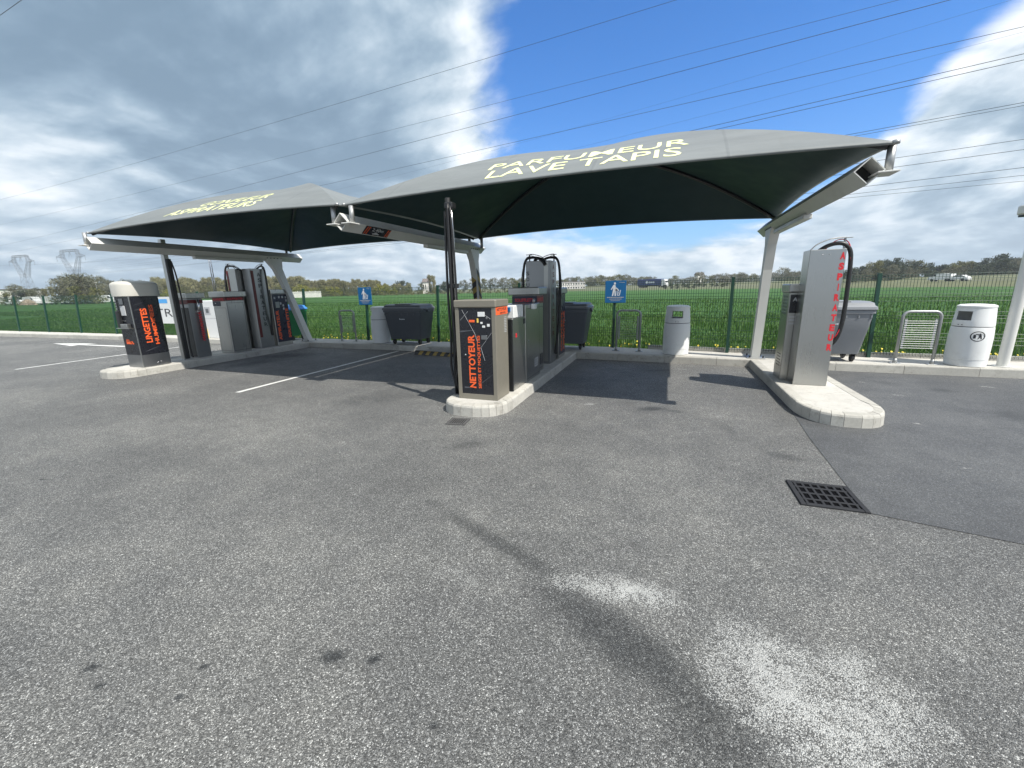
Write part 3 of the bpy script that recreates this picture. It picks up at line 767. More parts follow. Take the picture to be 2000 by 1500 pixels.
def sc(poly, k): 
    return [((x+.05)*k-.05, (y+.04)*k-.04) for x, y in poly]
MB().loft([[(x, y, z) for x, y in sc(cp, k)] for z, k in ((1.491, .985), (1.497, 1.), (1.71, 1.), (1.74, .985), (1.76, .95), (1.785, .84), (1.802, .62), (1.81, .3))]).build('hood', CREAM, t, True, angle=40)
xo = .2535
for word, yb, zb, ww, hh in (('LINGETTES', -.06, .52, .72, .12), ('HUMIDIFIEES', .075, .47, .84, .085)):
    v, f = text_verts(word, ww, hh, .03, 0, 2)
    MB().add([(side_x(yb-q[1])*1.004+.0025, (yb-q[1])*1.004, zb+q[0]) for q in v], f).build('lettering', ORANGE, t)
yo = -.3115
for (xa, za, w, h, m) in ((-.1, 1.33, .13, .12, STEELD), (-.1, 1.1, .15, .2, GREYPRINT), (-.21, .98, .2, .02, STEEL)):
    MB().box(xa, xa+w, yo-.012, yo+.002, za, za+h, .003).build('front_plate', m, t)
MB().box(-.22, -.12, yo-.06, yo, .85, 1.2, .01).build('coin_box', BLACKM, t)
MB().box(-.23, .2, yo-.09, yo, .83, .845, .003).box(-.08, .14, yo-.085, yo-.004, .8455, .93, .01).build('shelf', STEEL, t)
for k in range(4): MB().box(-.23, -.19, yo-.015, yo, 1.22+k*.055, 1.255+k*.055, .003).build('key', STEEL, t)
hand = MB()
for a, b, c, d in ((-.16, .02, .5, .545), (-.17, -.03, .55, .575), (-.15, -.05, .578, .6), (-.02, .06, .52, .56), (.04, .09, .5, .53)): hand.add([(a, yo-.002, c), (b, yo-.002, c), (b, yo-.002, d), (a, yo-.002, d)], [(0, 1, 2, 3)])
hand.build('hand_symbol', ORANGE, t)
sw = MB()
for (y0, z0, y1, z1, w) in ((-.28, 1.3, -.1, 1.36, .012), (-.28, 1.2, -.08, 1.24, .016), (-.24, .33, .05, .42, .018)):
    sw.add([(side_x(y)*1.004+.003, y, z) for y, z in ((y0, z0), ((y0+y1)/2, (z0+z1)/2), (y1, z1), (y1, z1+w*.2), ((y0+y1)/2, (z0+z1)/2+w*.7), (y0+.02, z0+w))], [(0, 1, 4, 5), (1, 2, 3, 4)])
sw.build('swoosh', SWOOSH, t)
MB().tube([(.24, -.05, .07), (.276, -.05, .07)], .012, 8).build('lock', CHROME, t, True); MB().tube([(.24, .02, .09), (.268, .02, .09)], .012, 8).build('lock', CHROME, t, True)

# steel hose masts
t = thing('hose_mast', (-10.72, 6.4, .147), 'square steel hose mast standing behind the wipes dispenser', 'hose mast')
MB().box(-.065, .04, -.05, .05, 0, 2.72, .006).build('post', STEEL, t)
MB().box(.041, .085, -.03, .06, .02, 2.3, .004).build('hose_channel', RUBBER, t)
MB().box(-.1, .1, -.1, .1, 0, .012, .003).build('foot', GALV, t)
MB().tube(spline([(.06, .07, 2.25), (.09, .1, 1.9), (.09, .12, 1.2), (.08, .1, .3), (.09, .12, .03)]), .016, 8).build('hose', RUBBER, t, True)
MB().tube([(-.02, 0, 2.7), (-.22, -.02, 2.5)], .007, 6).build('stay', GALV, t)
t = thing('hose_mast', (-2.78, 5.2, .147), 'tall black hose mast with chrome tube beside the upholstery cleaner', 'hose mast')
MB().tube([(-.03, 0, 0), (-.03, 0, 2.66)], .036, 12).build('post', BLACKM, t, True)
MB().tube([(.035, -.03, .85), (.035, -.03, 2.3), (.02, -.02, 2.6)], .02, 10).build('tube', CHROME, t, True)
MB().box(-.06, .06, -.06, .06, 2.52, 2.6, .01).box(-.06, .065, -.06, .03, 1.5, 1.56, .01).build('bracket', BLACKM, t)
MB().box(-.07, .06, -.07, .07, 0, .012, .003).build('foot', BLACKM, t)
for dx, dy, r_, pts in ((-.005, -.055, .017, [(0, 0, 2.58), (.0, -.01, 1.9), (-.005, 0, 1.2), (.02, -.01, .75), (-.03, .02, .45), (-.05, .05, .2), (-.04, .05, .02)]),
                    (.03, -.06, .014, [(0, 0, 2.55), (.03, 0, 1.8), (.03, .01, 1.1), (.05, .0, .7), (.0, .02, .42), (-.04, .0, .22), (.0, .03, .03)]),
                    (-.07, -.02, .017, [(0, 0, 2.5), (-.02, 0, 1.5), (-.01, 0, .8), (-.04, .02, .4), (.02, .0, .16), (.03, .06, .02)])):
    MB().tube([Vector(p)+Vector((dx, dy, 0)) for p in spline(pts)], r_, 8).build('hose', RUBBER, t, True)

# small inflator cabinet
t = cabinet('inflator_cabinet', -11.0, -10.62, 6.62, 6.96, 1.68, 'dark steel inflator cabinet with flat grey cap next to the square mast', 'machine', STEELD, 1, .05, STEEL)
MB().box(-.2, .196, -.177, -.1715, 1.28, 1.38, .001).build('front_band', DRED, t)
MB().box(.1915, .197, -.1695, .176, 1.3, 1.38, .001).build('side_band', DRED, t)
MB().box(-.06, .19, -.182, -.172, .03, 1.2, .003).build('door', BLACKM, t)
MB().tube([(.245, .02, 1.39), (.25, .03, 1.2), (.24, .03, 1.12)], .03, 10).build('nozzle', CHROME, t, True)
MB().box(.19, .235, .0, .07, 1.08, 1.13, .004).build('nozzle_hook', CHROME, t)
coil = [(.245+.028*math.cos(a), .03+.028*math.sin(a), 1.1-a*.0092) for a in np.linspace(0, 12*2*math.pi, 140)]
MB().tube(coil, .011, 6).build('coiled_hose', RED, t, True)

# blower cabinet of island one
t = cabinet('blower_cabinet', -10.93, -10.47, 7.42, 7.92, 1.71, 'plain grey steel blower cabinet with red name band left of twin vacuum towers', 'machine', STEEL, 1, .05, STEEL, capz=.14)
MB().box(-.23, .236, -.256, -.2515, 1.32, 1.42, .001).build('name_band', DRED, t)
MB().box(-.23, .05, -.257, -.2516, 1.2, 1.318, .001).build('control_band', NAVYP, t)
MB().box(.2315, .236, -.2495, .252, 1.33, 1.42, .001).build('side_band', DRED, t)
text_on('lettering', 'SOUFFLETTE', (-.2, -.258, 1.345), X_, Z_, .38, .05, RED, t)
text_on('lettering', 'SOUFFLETTE', (.2375, -.2, 1.35), Y_, Z_, .4, .05, RED, t)
MB().tube([(-.1, -.257, 1.27), (-.1, -.275, 1.27)], .014, 10).build('button', CHROME, t, True)
MB().box(-.31, -.235, -.16, .0, 1.18, 1.36, .01).build('mast_bracket', GALV, t)
seam(t, (-.21, -.2525, .06), X_, Z_, .42, 1.1); seam(t, (.2325, -.22, .06), Y_, Z_, .44, 1.22, False)
MB().tube([(-.29, -.12, 1.2), (-.29, -.12, 2.44)], .013, 8).build('boom_tube', CHROME, t, True)
MB().tube([(-.25, -.1, 1.2), (-.25, -.1, 2.44)], .013, 8).build('boom_tube', CHROME, t, True)

# vacuum towers
def hose_pair(t, zt, side, x, y, r_=.024):
    """bracket, steel guide strip, big hose arching over the top and down the side"""
    s = side
    MB().tube([(x, y, zt-.05), (x, y, zt+.13)], .013, 8).box(x-.07, x+.05, y-.02, y+.02, zt+.125, zt+.135, .003).build('hose_arm', BLACKM, t)
    MB().tube(spline([(x-s*.34, y+.02, zt-.002), (x-s*.22, y+.02, zt+.09), (x-s*.07, y+.01, zt+.135), (x, y, zt+.137)]), .008, 6).build('guide_strip', GALV, t, True)
    MB().tube(spline([(x-s*.36, y+.06, zt-.03), (x-s*.2, y+.05, zt+.055), (x-s*.05, y, zt+.075), (x+s*.07, y-.02, zt+.03), (x+s*.12, y-.03, zt-.18), (x+s*.13, y-.04, zt-.6), (x+s*.12, y-.04, zt-1.1), (x+s*.06, y-.02, zt-1.6), (x+s*.05, y-.02, zt-1.83)]), r_, 10).build('hose', RUBBER, t, True)
    MB().tube(spline([(x-s*.25, y+.02, zt-.01), (x-s*.1, y+.01, zt+.09), (x, y-.02, zt+.1), (x+s*.09, y-.03, zt+.02), (x+s*.155, y-.05, zt-.3), (x+s*.16, y-.06, zt-.7), (x+s*.17, y-.06, zt-1.)]), .006, 6).build('thin_hose', RUBBER, t, True)
def stacked(t, s, o, ax, ay, w, h, step, m, bold=.015):
    for i, chx in enumerate(s):
        ww = w if chx != 'I' else w*.22
        text_on('letter', chx, Vector(o)+Vector(ax)*((w-ww)/2)-Vector(ay)*(step*i), ax, ay, ww, h, m, t, bold)
t = cabinet('vacuum_tower', -11.22, -10.9, 8.12, 8.46, 2.3, 'tall grey vacuum tower with maroon edge strip, farther of two behind the blower cabinet', 'machine', STEEL)
MB().box(-.172, -.163, -.165, -.02, .3, 2.12, .001).build('edge_strip', DRED, t)
MB().box(-.168, -.1, -.1755, -.1708, .6, 2.1, .001).build('edge_strip', DRED, t)
hose_pair(t, 2.153, -1, -.13, -.12)
t = cabinet('vacuum_tower', -10.86, -10.58, 8.3, 8.74, 2.3, 'tall grey vacuum tower with black hose hanging before the lettered black panel', 'machine', STEELD)
MB().box(.1415, .146, -.2, -.12, .3, 2.1, .001).build('edge_strip', DRED, t)
stacked(t, 'ASPIRATEUR', (.144, -.02, 1.95), Y_, Z_, .1, .1, .15, INKB)
hose_pair(t, 2.153, 1, .11, .2)
# black lettered panel cabinet on island one
t = cabinet('control_cabinet', -11.1, -10.57, 8.84, 9.36, 1.75, 'black control panel with orange vacuum and blower lettering by leaning post', 'machine', STEEL, 1, .04, STEEL, capz=.13)
MB().box(.2655, .272, -.25, .25, .1, 1.46, .002).build('panel', NAVYP, t)
text_on('lettering', 'ASPIRATEUR', (.274, -.1, .16), Z_, -Y_, .85, .1, ORANGE, t, .03)
text_on('lettering', 'SOUFFLETTE', (.274, .22, .2), Z_, -Y_, .85, .09, ORANGE, t, .03)
for k, (ya, za) in enumerate(((-.2, 1.36), (-.05, 1.38), (.06, 1.38), (.17, 1.37), (.18, 1.28), (-.02, 1.2), (.06, 1.14), (.06, 1.05))):
    MB().box(.272, .2765, ya, ya+.05, za-.03, za+.03, .001).build('plate', GREYPRINT, t)
MB().box(.272, .278, -.17, -.04, 1.08, 1.25, .002).build('display', STEELD, t)

# upholstery cleaner at the nose of island two
t = thing('upholstery_cleaner', (-2.375, 5.2, .147), 'taupe upholstery cleaner cabinet with black front lettered in orange on the island nose', 'machine')
x0, x1, y0, y1, H = -.295, .29, -.225, .225, 1.345
body = MB().box(x0, x1, y0+.012, y1, 0, H-.1, .008).build('body', TAUPE, t)
fr = MB()
fr.box(x0, x0+.055, y0, y0+.0115, 0, H-.1, .005).box(x1-.055, x1, y0, y0+.0115, 0, H-.1, .005).box(x0+.056, x1-.056, y0, y0+.0115, 0, .075, .005)
fr.build('door_frame', TAUPE, t)
MB().box(x0-.012, x1+.012, y0-.012, y1+.012, H-.099, H, .012).build('cap', TAUPE, t)
MB().box(x0+.0565, x1-.0565, y0+.003, y0+.0118, .0755, H-.105, .001).build('front_panel', BLACKP, t)
yf = y0+.001
text_on('lettering', 'NETTOYEUR', (-.02, yf, .16), Z_, -X_, .73, .1, ORANGE, t, .035)
text_on('lettering', 'SIEGES ET MOQUETTES', (.065, yf, .16), Z_, -X_, .72, .05, ORANGE, t, .02)
for (xa, za, w, h, m) in ((.04, 1.13, .1, .06, WHITEP), (.17, 1.0, .035, .035, WHITEP), (.1, .985, .04, .028, WHITEP), (.025, 1.05, .022, .055, YELLOWP), (.075, 1.035, .03, .025, WHITEP), (.08, .83, .085, .055, STEELD), (-.09, 1.055, .08, .03, ORANGE), (.155, 1.1, .025, .025, STEELD)):
    MB().box(xa, xa+w, yf-.006, yf+.003, za, za+h, .003).build('sticker', m, t)
cr = MB()
for a, b in (((-.19, 1.22), (-.01, .9)), ((-.01, .9), (.02, .8)), ((.23, .92), (.07, .72)), ((.07, .72), (.12, .55)), ((-.22, 1.08), (-.1, 1.2)), ((.13, 1.16), (.22, 1.1))):
    cr.tube([(a[0], yf-.001, a[1]), (b[0], yf-.001, b[1])], .002, 4)
cr.build('torn_strip', GREYPRINT, t)
MB().tube([(-.16, yf+.002, .62), (-.16, yf-.012, .62)], .011, 8).build('lock', CHROME, t, True)
sw = MB()
for (xa, za, xb, zb, w) in ((-.23, .92, .0, .95, .022), (-.2, .15, -.05, .16, .025), (.05, .22, .23, .36, .012)):
    sw.add([(xa, yf, za), (xb, yf, zb), (xb, yf, zb+.004), (xa, yf, za+w)], [(0, 1, 2, 3)])
sw.build('swoosh', SWOOSH, t)
xs_ = x1+.0015
MB().box(x1, xs_+.001, y0+.02, y1-.01, H-.2, H-.101, .0005).build('side_label', ORANGE, t)
text_on('lettering', 'NETTOYEUR', (xs_+.002, y0+.05, H-.15), Y_, Z_, .34, .04, INKB, t)
text_on('lettering', 'SIEGES', (xs_+.002, y0+.16, H-.19), Y_, Z_, .2, .025, INKB, t)
for k in range(10): MB().box(x1, x1+.004, .08, .16, .9+k*.022, .908+k*.022, .001).build('louvre', GREYPRINT, t)
# long steel cabinet behind it
t = thing('coin_cabinet', (-2.3, 6.21, .147), 'long brushed steel cabinet with white boxes on top behind the upholstery cleaner', 'machine')
MB().box(-.23, .24, -.66, -.1, 0, 1.06, .008).build('body', STEEL, t)
MB().box(-.23, .243, -.099, .68, 0, 1.235, .008).build('tall_body', STEEL, t)
MB().box(-.22, .244, -.7, -.661, .0, 1.05, .004).build('black_edge', BLACKM, t)
MB().box(.02, .25, -.63, -.22, 1.062, 1.245, .012).build('white_box', WHITEP, t)
MB().box(.08, .2, -.655, -.6305, 1.16, 1.22, .002).build('blue_label', SIGNB, t)
MB().box(.2435, .3, .18, .33, 1.15, 1.235, .01).build('white_holder', WHITEP, t)
MB().tube([(.27, .255, 1.23), (.27, .255, 1.32)], .022, 10).build('nozzle', STEELD, t, True)
MB().box(.2405, .244, -.2, -.105, .95, 1.03, .002).build('black_slot', INKB, t)
for i in range(4):
    for k in range(4): MB().box(.2435, .2465, .36+i*.05, .39+i*.05, .18+k*.04, .205+k*.04, .001).build('vent_slot', GREYPRINT, t)
MB().box(.2405, .2445, -.55, -.5, .78, .84, .001).build('red_mark', RED, t)
seam(t, (.244, -.07, .05), Y_, Z_, .72, 1.12)
# blower cabinet of island two
t = cabinet('blower_cabinet', -2.57, -2.12, 6.92, 7.32, 1.64, 'grey steel blower cabinet with readable red name band below its flat cap', 'machine', STEEL, 1, .055, STEEL, capz=.13)
MB().box(-.224, .2265, -.206, -.2015, 1.1, 1.35, .001).build('name_band', NAVYP, t)
text_on('lettering', 'SOUFFLETTE', (-.17, -.2075, 1.25), X_, Z_, .37, .055, RED, t, .02)
text_on('lettering', 'GONFLAGE', (-.2, -.2075, 1.21), X_, Z_, .16, .015, DRED, t)
MB().tube([(.05, -.207, 1.17), (.05, -.225, 1.17)], .016, 10).build('button', CHROME, t, True)
MB().box(.2265, .231, -.198, .2, 1.22, 1.35, .001).build('side_band', DRED, t)
text_on('lettering', 'SOUFFLETTE', (.2325, -.16, 1.26), Y_, Z_, .32, .05, RED, t, .02)
seam(t, (.2275, -.18, .06), Y_, Z_, .36, 1.1, False)
for k in range(3): MB().box(.2265, .231, -.12+k*.1, -.09+k*.1, .12, .32, .001).build('vent_slot', INKB, t)
# double vacuum tower of island two
t = cabinet('vacuum_tower', -2.62, -2.13, 7.85, 8.3, 2.13, 'grey double vacuum tower topped by tangled black hoses in middle island', 'machine', STEELD)
stacked(t, 'ASPIRATEUR', (.2475, -.06, 1.82), Y_, Z_, .13, .095, .142, DRED)  # red letters in a darker red, shadow put into their colour
stacked(t, 'SOUFFLETTE', (-.235, -.2275, 1.72), X_, Z_, .06, .07, .11, INKB)
MB().box(.12, .2, -.2285, -.2255, .05, 1.95, .001).build('trim', STEEL, t)
hose_pair(t, 1.983, 1, .22, .14); hose_pair(t, 1.983, -1, -.22, -.05)
MB().tube(spline([(-.1, -.1, 2.0), (0, -.2, 2.03), (.1, -.25, 1.97), (.15, -.255, 1.9)]), .03, 8).build('hose', RUBBER, t, True)
t = cabinet('control_cabinet', -2.6, -2.11, 8.45, 8.98, 1.62, 'narrow control cabinet with orange lettering half hidden behind the hanging hose', 'machine', STEEL, 1, .04, STEEL, capz=.12)
MB().box(.2455, .251, -.255, .255, .08, 1.35, .001).build('panel', NAVYP, t)
text_on('lettering', 'SOUFFLETTE', (.2525, .0, .14), Z_, -Y_, .85, .1, ORANGE, t, .03)
text_on('lettering', 'ASPIRATEUR', (.2525, .2, .14), Z_, -Y_, .85, .1, ORANGE, t, .03)
MB().box(.2515, .256, -.2, -.05, 1.0, 1.25, .001).build('display', STEELD, t)
# steel vacuum tower of island three with its pay unit
t = thing('vacuum_tower', (2.01, 7.2, .147), 'bright brushed steel vacuum tower with red stacked letters and looping hose', 'machine')
MB().box(-.21, .21, -.16, .16, 0, 1.91, .006).build('body', STEEL, t)
stacked(t, 'ASPIRATEUR', (.143, -.1625, 1.77), X_, Z_, .06, .096, .139, RED, .06)
for xx in (-.06, .02): MB().tube([(xx, -.158, 1.84), (xx, -.166, 1.84)], .007, 8).build('rivet', CHROME, t, True)
MB().tube([(.19, -.1, 1.8), (.19, -.1, 2.06)], .014, 8).box(.1, .27, -.125, -.075, 2.05, 2.058, .002).build('hose_arm', GALV, t)
MB().tube(spline([(-.2, -.12, 1.905), (-.13, -.12, 1.98), (.0, -.11, 2.04), (.1, -.1, 2.056), (.19, -.1, 2.06)]), .009, 6).build('guide_strip', GALV, t, True)
MB().tube(spline([(-.1, -.03, 1.88), (.0, -.06, 1.955), (.1, -.09, 1.985), (.19, -.1, 1.97), (.265, -.1, 1.88), (.29, -.1, 1.7), (.3, -.1, 1.4), (.305, -.1, 1.1), (.295, -.1, .85), (.26, -.09, .68), (.2, -.07, .57)]), .027, 12).build('hose', RUBBER, t, True)
MB().tube(spline([(-.02, -.05, 1.9), (.08, -.09, 2.015), (.18, -.1, 2.03), (.25, -.11, 1.95), (.28, -.12, 1.75), (.32, -.1, 1.3), (.29, -.11, .9), (.25, -.12, .74), (.21, -.1, .68)]), .006, 6).build('thin_hose', RED, t, True)
t = cabinet('pay_unit', 1.7, 2.16, 7.375, 7.8, 1.6, 'low steel pay unit with keypad standing behind the bright vacuum tower', 'machine', STEEL, 1, .02, STEEL, capz=.12)
MB().box(-.215, -.09, -.2185, -.213, 1.03, 1.3, .001).build('display', BLACKP, t)
text_on('lettering', 'A1', (-.185, -.22, 1.2), X_, Z_, .09, .06, GREYPRINT, t)
for k in range(3): MB().box(-.2, -.12, -.219, -.213, .86+k*.05, .885+k*.05, .001).build('slot_plate', GREYPRINT, t)
for i in range(3):
    for k in range(6): MB().box(-.236, -.2305, -.12+i*.09, -.06+i*.09, 1.0+k*.05, 1.035+k*.05, .001).build('key', STEELD, t)
for i in range(4):
    for k in range(5): MB().box(-.234, -.2305, -.12+i*.06, -.095+i*.06, .2+k*.045, .215+k*.045, .001).build('vent_slot', INKB, t)

# far air station at the kerb of the exit lane
p = onZ(417, 661, .15); d_ = ray(417, 661)
t = thing('air_station', (p.x, YK(p.x)+.42, .147), 'white air station cabinet with small grey screen on far pavement', 'machine')
MB().box(-.42, .38, -.2, .2, 0, 1.3, .02).build('body', WHITEP, t)
MB().box(-.3, .0, -.206, -.2005, .82, 1.08, .002).build('screen_plate', GREYPRINT, t)
MB().box(-.22, -.08, -.211, -.2065, .88, 1.02, .002).build('screen', STEELD, t)
MB().box(-.4, .36, -.204, -.2005, .69, .7, .001).build('seam', GREYPRINT, t)
p = onZ(404, 660, .15)
t = thing('yellow_box', (p.x-.15, YK(p.x)+.35, .147), 'yellow plastic box with black handle hole beside the white air station', 'box')
MB().loft([[(x, y, z) for x, y in ((-.3*k, -.15), (.3*k, -.15), (.3*k, .15), (-.3*k, .15))] for z, k in ((0, 1), (.3, .95), (.42, .8), (.48, .5))]).build('body', YELLOWP, t)
MB().box(-.12, .12, -.158, -.151, .27, .33, .002).build('handle_hole', INKB, t)

# ------------------------------------------------------------------ street furniture on the pavement
def bin_(x, y, label, ang, opening=True, picto=False):
    t = thing('litter_bin', (x, y, .147), label, 'bin', 'round white litter bins on the pavement', ang)
    def ring(r, z, n=40): return [(r*math.cos(2*math.pi*k/n), r*math.sin(2*math.pi*k/n), z) for k in range(n)]
    MB().loft([ring(r_, z) for r_, z in ((.245, 0), (.262, .012), (.264, .12), (.268, .125), (.272, .3), (.272, .5), (.262, .66), (.258, .675))]).build('drum', BINW, t, True, angle=35)
    MB().loft([ring(r_, z) for r_, z in ((.248, .674), (.248, .686))], cap=False).build('seam', INKB, t, True)
    # hood wall with two mouths front and back
    n = 40; zs = [.687, .75, .79, .94, 1.0]; rs = [.259, .257, .252, .24, .234]; ho = MB(); vv = [ring(r_, z) for r_, z in zip(rs, zs)]
    iv = [ring(r_-.018, z) for r_, z in zip(rs, zs)]
    v = [q for r_ in vv for q in r_]+[q for r_ in iv for q in r_]; f = []; N = len(zs)*n
    def hole(i, k): return opening and i in (2,) and ((k % 20) in (7, 8, 9, 10, 11, 12))
    for i in range(len(zs)-1):
        for k in range(n):
            k2 = (k+1) % n; a, b, c, d = i*n+k, i*n+k2, (i+1)*n+k2, (i+1)*n+k
            if hole(i, k):
                f += [(a, N+a, N+b, b), (d, c, N+c, N+d)]
                if not hole(i, k-1): f.append((a, d, N+d, N+a))
                if not hole(i, k2): f.append((b, N+b, N+c, c))
            else: f += [(a, b, c, d), (N+b, N+a, N+d, N+c)]
    ho.add(v, f); ho.build('hood', BINW, t, True, angle=35)
    MB().loft([ring(r_, z) for r_, z in ((.24, 1.0), (.242, 1.008), (.238, 1.03), (.2, 1.047), (.1, 1.056), (.02, 1.058))]).build('lid', BINW, t, True, angle=40)
    for k in (-.025, .025):
        MB().tube([(k, -.25, .715), (k, -.266, .715)], .009, 8).build('lock', STEELD, t, True)
    if opening: MB().loft([ring(.225, .76), ring(.225, .765)]).build('inner_tray', INKB, t)
    if picto:
        pm = MB()
        def pc(a, z, rr=.2735): return (rr*math.sin(a), -rr*math.cos(a), z)
        for k in range(24):
            a0, a1 = 2*math.pi*k/24, 2*math.pi*(k+1)/24
            pm.add([pc(.3+ri*math.sin(a), .53+.27*ri*math.cos(a)) for a, ri in ((a0, .26), (a1, .26), (a1, .3), (a0, .3))], [(0, 1, 2, 3)])
        for pts in ([(-.15, -.02), (-.05, -.02), (-.05, .03), (-.15, .03)], [(-.1, .03), (.02, .035), (.02, .045), (-.1, .04)], [(.0, .03), (.08, .06), (.12, .02), (.16, -.05), (.12, -.05), (.08, 0), (.03, -.05), (0, -.05), (.05, .01)]):
            pm.add([pc(.3+a, .53+b) for a, b in pts], [tuple(range(len(pts)))])
        pm.build('pictogram', INKB, t)
    return t
bin_(-7.93, 10.14, 'weathered white litter bin right of a blue litter sign, closed drum side forward', R(128))
bin_(.21, 9.72, 'white litter bin with see-through mouth on the pavement between rack and fence post', R(-3))
bin_(4.93, 9.44, 'white litter bin with round throwing-away pictogram beside an upright white post', R(-62), True, False)
def picto_fix():
    t = bpy.data.objects['litter_bin.002']; pm = MB(); th0 = R(53)
    def pc(a, z, rr=.2735): return (rr*math.sin(a), -rr*math.cos(a), z)
    for k in range(24):
        a0, a1 = 2*math.pi*k/24, 2*math.pi*(k+1)/24
        pm.add([pc(th0+ri*math.sin(a), .53+.25*ri*math.cos(a)) for a, ri in ((a0, .29), (a1, .29), (a1, .34), (a0, .34))][::-1], [(0, 1, 2, 3)])
    for pts in ([(-.2, -.035), (-.08, -.035), (-.08, .02), (-.2, .03)], [(-.12, .03), (.06, .02), (.06, .035), (-.12, .042)], [(.02, .03), (.1, .055), (.16, .02), (.2, -.045), (.15, -.045), (.1, -.01), (.04, -.045), (0, -.045), (.06, .005)]):
        pm.add([pc(th0+a, .53+b) for a, b in pts], [tuple(range(len(pts)))])
    pm.build('pictogram', INKB, t)
picto_fix()

def container(x, y, label, body, lid, w=1.24, dpt=.76, h=1.12, logo=True, tilt=0):
    t = thing('wheeled_container', (x, y, .147), label, 'waste container', 'four wheeled waste containers on the pavement')
    def rc(k, kd, z, r_=.05):
        hw, hd = w/2*k, dpt/2*kd; out = []
        for cx, cy, a0 in ((hw-r_, -hd+r_, -90), (hw-r_, hd-r_, 0), (-hw+r_, hd-r_, 90), (-hw+r_, -hd+r_, 180)):
            for q in range(4): a = R(a0+30*q); out.append((cx+r_*math.cos(a), cy+r_*math.sin(a), z))
        return out
    MB().loft([rc(.78, .74, .15), rc(.8, .76, .17), rc(.9, .88, .6), rc(.905, .885, .605), rc(.97, .96, .95)]).build('body', body, t, True, angle=30)
    MB().loft([rc(.985, .975, .9), rc(1., 1., .905), rc(1., 1., .96), rc(.98, .98, .965)]).build('rim', body, t, True, angle=30)
    for k in range(7):
        xx = -.45*w+k*.15*w; MB().box(xx-.012, xx+.012, -dpt*.485, -dpt*.45, .82, .9, .004).build('rim_rib', body, t)
    MB().loft([rc(1.02, 1.03, .967), rc(1.03, 1.05, .975), rc(1.02, 1.03, 1.02), rc(.97, .95, 1.045), rc(.95, .9, 1.09), rc(.9, .6, h-.005), rc(.8, .3, h)]).build('lid', lid, t, True, angle=25)
    MB().box(-w*.2, w*.2, -.3, .1, h-.045, h+.012, .01).build('lid_flap', lid, t)
    for s in (-1, 1):
        MB().tube([(s*(w/2+.0), -.06, .93), (s*(w/2+.05), -.06, .93)], .03, 10).build('trunnion', body, t, True)
        MB().tube(spline([(s*w*.5, -.25, .99), (s*(w*.5+.05), -.22, .98), (s*(w*.5+.05), -.1, .98), (s*w*.5, -.07, .99)]), .014, 6).build('handle', lid, t, True)
    for sx in (-1, 1):
        for sy in (-1, 1):
            wx, wy = sx*w*.34, sy*dpt*.28
            wh = MB().tube([(wx-.022, wy+.03, .07), (wx+.022, wy+.03, .07)], .07, 16).build('wheel', RUBBER, t, True, angle=40)
            MB().tube([(wx-.026, wy+.03, .07), (wx+.026, wy+.03, .07)], .025, 10).build('hub', GALV, wh, True)
            MB().box(wx-.035, wx-.027, wy-.03, wy+.05, .05, .16, .003).box(wx+.027, wx+.035, wy-.03, wy+.05, .05, .16, .003).box(wx-.04, wx+.04, wy-.05, wy+.05, .142, .152, .003).build('fork', BLACKM, t)
    if logo:
        lg = MB(); q = -.09
        for k in range(6):
            l = .022; lg.add([(q, -dpt*.464-.004, .7), (q+l, -dpt*.464-.004, .7), (q+l, -dpt*.468-.004, .725+.01*(k == 0)), (q, -dpt*.468-.004, .725+.015*(k == 0))], [(0, 1, 2, 3)]); q += .03
        lg.build('logo', SIGNW, t)
        MB().add([(-.28, -dpt*.47-.003, .52), (.28, -dpt*.47-.003, .52), (.28, -dpt*.472-.003, .56), (-.28, -dpt*.472-.003, .56)], [(0, 1, 2, 3)]).build('scuff_band', lid, t) if False else None
    return t
container(-6.88, 10.1, 'dark grey wheeled container with closed lid beside the weathered white bin', CONTG, CONTL)
container(-2.35, 10.06, 'dark grey wheeled container partly behind the double vacuum tower and hanging hose', CONTG, CONTL)
container(2.88, 9.62, 'grey wheeled container with sunlight in its colour behind the bright steel vacuum tower', CONTSUN, CONTSUN)
gx = onY(578, 640, 10.15).x
container(gx-.33, 10.12, 'green wheeled container with bright blue lid behind the leaning post', CONTGR, CONTBL, logo=False, w=1.1)

def rack(x, y, label, ang=0, m=GALV, w=.53, h=.93):
    t = thing('mat_rack', (x, y, .147), label, 'rack', 'tubular mat racks bolted to the pavement', ang)
    c = .1; pts = [(-w/2, 0, .0), (-w/2, 0, h-c)]
    for k in range(1, 7): a = math.pi-k*math.pi/12; pts.append((-w/2+c+c*math.cos(a), 0, h-c+c*math.sin(a)))
    pts += [(-q[0], 0, q[2]) for q in pts[::-1]]
    MB().tube(pts, .024, 10).build('hoop', m, t, True)
    for s in (-1, 1):
        MB().box(s*w/2-.08, s*w/2+.08, -.05, .05, 0, .01, .002).build('foot_plate', m, t)
        MB().tube([(s*w/2, 0, .01), (s*w/2, 0, .09)], [.034, .026], 10).build('socket', m, t, True)
        MB().box(s*(w/2-.055)-.018, s*(w/2-.055)+.018, -.004, .004, .27, .8, .001).build('side_strip', m, t)
    for k in range(13):
        z = .285+k*.04
        MB().tube([(-w/2+.037, -.006, z), (w/2-.037, -.006, z)], .005, 6).build('bar', m, t)
    return t
rack(-9.2, 10.2, 'galvanised mat rack in shade left of the weathered white bin', R(3))
rack(-4.95, 10.05, 'galvanised mat rack half hidden behind the black hose mast', R(3))
rack(-.83, 9.9, 'galvanised mat rack in shade under a blue litter sign', R(-6))
rack(4.2, 9.38, 'bright galvanised mat rack with visible bars between sun-lightened container and bin', R(0))
